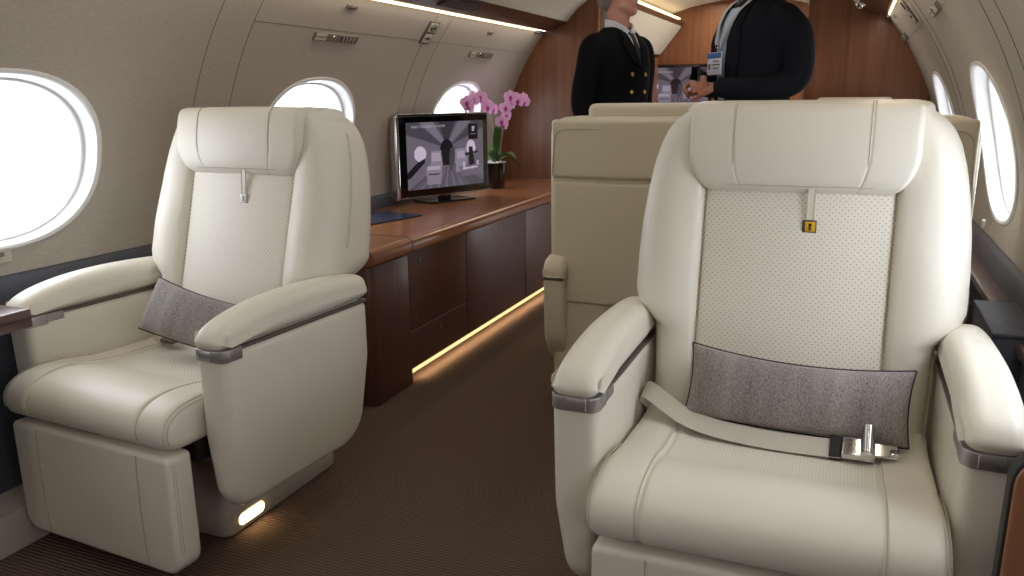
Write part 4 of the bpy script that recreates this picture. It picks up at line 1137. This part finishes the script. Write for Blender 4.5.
# right: man in an open navy suit with a lanyard and badge
T2 = [(z, W*1.08+.004, D*1.22, yc-.004) for z, W, D, yc in TORSO]
p2, j2 = person(M2LOC, M2RZ, 'standing man in an open navy suit holding a small phone in both hands', 'skin_tan', 'hair_dark', 'suit_navy', T2,
    [(.235, .040, 1.33), (.238, .035, 1.180), (.19, -.09, 1.140), (.070, -.205, 1.150)], [(-.235, .040, 1.33), (-.238, .035, 1.185), (-.20, -.09, 1.155), (-.075, -.225, 1.185)],
    ((-1, -.62, .05), (.3, -.25, 1), .55), ((1, -.60, -.08), (-.2, -.3, 1), .65), 0, 'trousers_blue')
lapels(p2, j2, T2, 1.10, 'suit_navy', .052, .030, 'shirt_blue', off=.004)
p1.scale = (.985,)*3; p2.scale = (1.04,)*3
def lany(T):
    m = MB()
    for s in (-1, 1):
        P = [chest(T, s*(.006+.058*((z-1.30)/.19)**1.0), z, .020) for z in np.linspace(1.315, 1.495, 14)]
        P += [(s*.066, .0, 1.535), (s*.045, .065, 1.548)]
        V, F = ribbon(P, .020, [(1, 0, 0)]*14+[(0, -.6, .8)]*2, .003); m.add(V, F)
    return m
ly = empty('lanyard', M2LOC, M2RZ, label='grey lanyard hanging from the neck of the man in the navy suit', cat='lanyard')
lany(T2).build('strap', 'lanyard', ly)
c = chest(T2, 0, 1.31, .022); m = MB(); m.add(*rbox(c[0], c[1], 1.305, .012, .010, .03, .003, (1, 1, 1))); m.add(*rbox(c[0], c[1]-.003, 1.322, .022, .012, .012, .003, (1, 1, 1))); m.build('clip', 'chrome', ly)
bd = empty('name_badge', M2LOC, M2RZ, label='white and blue name badge on the lanyard of the man in the navy suit', cat='badge')
by = c[1]-.012
def BD(m): m.V = [(x, y, z) for x, y, z in m.V]; return m
m = MB(); m.add(*rbox(0, by, 1.248, .108, .004, .092, .0015, (1, 1, 1))); cd = m.build('card', 'badge_white', bd)
m = MB(); m.add(*rbox(0, by-.0024, 1.281, .104, .001, .022, .0004, (1, 1, 1))); m.build('header', 'badge_blue', cd)
m = MB()
for i, w in enumerate((.05, .062, .044)): m.add(*rbox(.012, by-.0024, 1.258-i*.014, w, .001, .004, .0004, (1, 1, 1)))
each(m, 'print_line', 'metal_dark', cd)
m = MB(); m.add(*rbox(-.038, by-.0024, 1.236, .018, .001, .024, .0004, (1, 1, 1))); m.build('photo', 'skin_tan', cd)
# the small dark phone held in the hands
ph = empty('phone', M2LOC, M2RZ, label='small dark phone held in the hands of the man in the navy suit', cat='phone')
m = MB(); m.add(*rbox(-.005, -.278, 1.195, .062, .010, .09, .004, (1, 1, 1))); m.build('casing', 'gloss_black', ph)
m = MB(); m.add(*rbox(-.005, -.2838, 1.195, .054, .0015, .076, .0006, (1, 1, 1))); m.build('display', 'glass_black', ph)

for o in (ly, bd, ph): o.scale = (1.04,)*3
# ================================================================== LIGHT AND CAMERA
W_ = bpy.data.worlds.new('sky'); SC.world = W_; W_.use_nodes = True
nt = W_.node_tree; bg = nt.nodes['Background']
bg.inputs[0].default_value = (.94, .96, 1.0, 1); bg.inputs[1].default_value = 5.8
for side in (-1, 1):          # portals help the renderer find the sky through the windows; they add no light
    for wy in WIN_Y[:4]:
        l = bpy.data.lights.new('window_portal', 'AREA'); l.shape = 'RECTANGLE'; l.size = .50; l.size_y = .56; l.cycles.is_portal = True
        o = bpy.data.objects.new('window_portal', l); COL.objects.link(o)
        z = WZ; x = arc(side, z, .10); o.location = (x, wy, z)
        n = Vector((XC-x, 0, ZC-z)).normalized(); o.rotation_euler = n.to_track_quat('-Z', 'Y').to_euler()
def area(name, loc, rot, sx, sy, e, col):
    l = bpy.data.lights.new(name, 'AREA'); l.shape = 'RECTANGLE'; l.size = sx; l.size_y = sy; l.energy = e; l.color = col
    o = bpy.data.objects.new(name, l); COL.objects.link(o); o.location = loc; o.rotation_euler = rot; return o
# reading lights and wash lights of the cabin ceiling
for side in (-1, 1):
    area('valance_wash', (XC+side*.985, 1.9, 1.565), (0, math.radians(0), 0), .03, 6.2, 5.0, (1, .86, .68))
area('ceiling_wash', (XC, 1.7, 1.90), (0, 0, 0), .5, 5.6, 8, (1, .95, .88))
area('far_zone_wash', (XC, 6.1, 1.88), (0, 0, 0), .6, 1.6, 14, (1, .88, .70))

cam = bpy.data.cameras.new('camera'); co_ = bpy.data.objects.new('camera', cam); COL.objects.link(co_)
cam.sensor_fit = 'HORIZONTAL'; cam.sensor_width = 36; cam.lens = 800/1024*36; cam.clip_start = .02
phi = .012; a_ = 343*math.cos(phi)+196*math.sin(phi); b_ = 196*math.cos(phi)-343*math.sin(phi)
pt = math.atan(b_/800); yw = math.atan(a_/math.hypot(800, b_))
Fv = Vector((-math.sin(yw)*math.cos(pt), math.cos(yw)*math.cos(pt), -math.sin(pt)))
R0 = Vector((math.cos(yw), math.sin(yw), 0)); U0 = R0.cross(Fv)
Rv = R0*math.cos(phi)-U0*math.sin(phi); Uv = U0*math.cos(phi)+R0*math.sin(phi)
M = Matrix((Rv, Uv, -Fv)).transposed().to_4x4(); M.translation = (0, 0, 1.17); co_.matrix_world = M
SC.camera = co_
SC.view_settings.view_transform = 'Standard'; SC.view_settings.look = 'None'; SC.view_settings.gamma = 1; SC.view_settings.use_curve_mapping = False
SC.view_settings.exposure = 0.2
SC.cycles.use_denoising = True
SC.cycles.max_bounces = 10; SC.cycles.diffuse_bounces = 6; SC.cycles.transparent_max_bounces = 12
SC.cycles.sample_clamp_indirect = 6
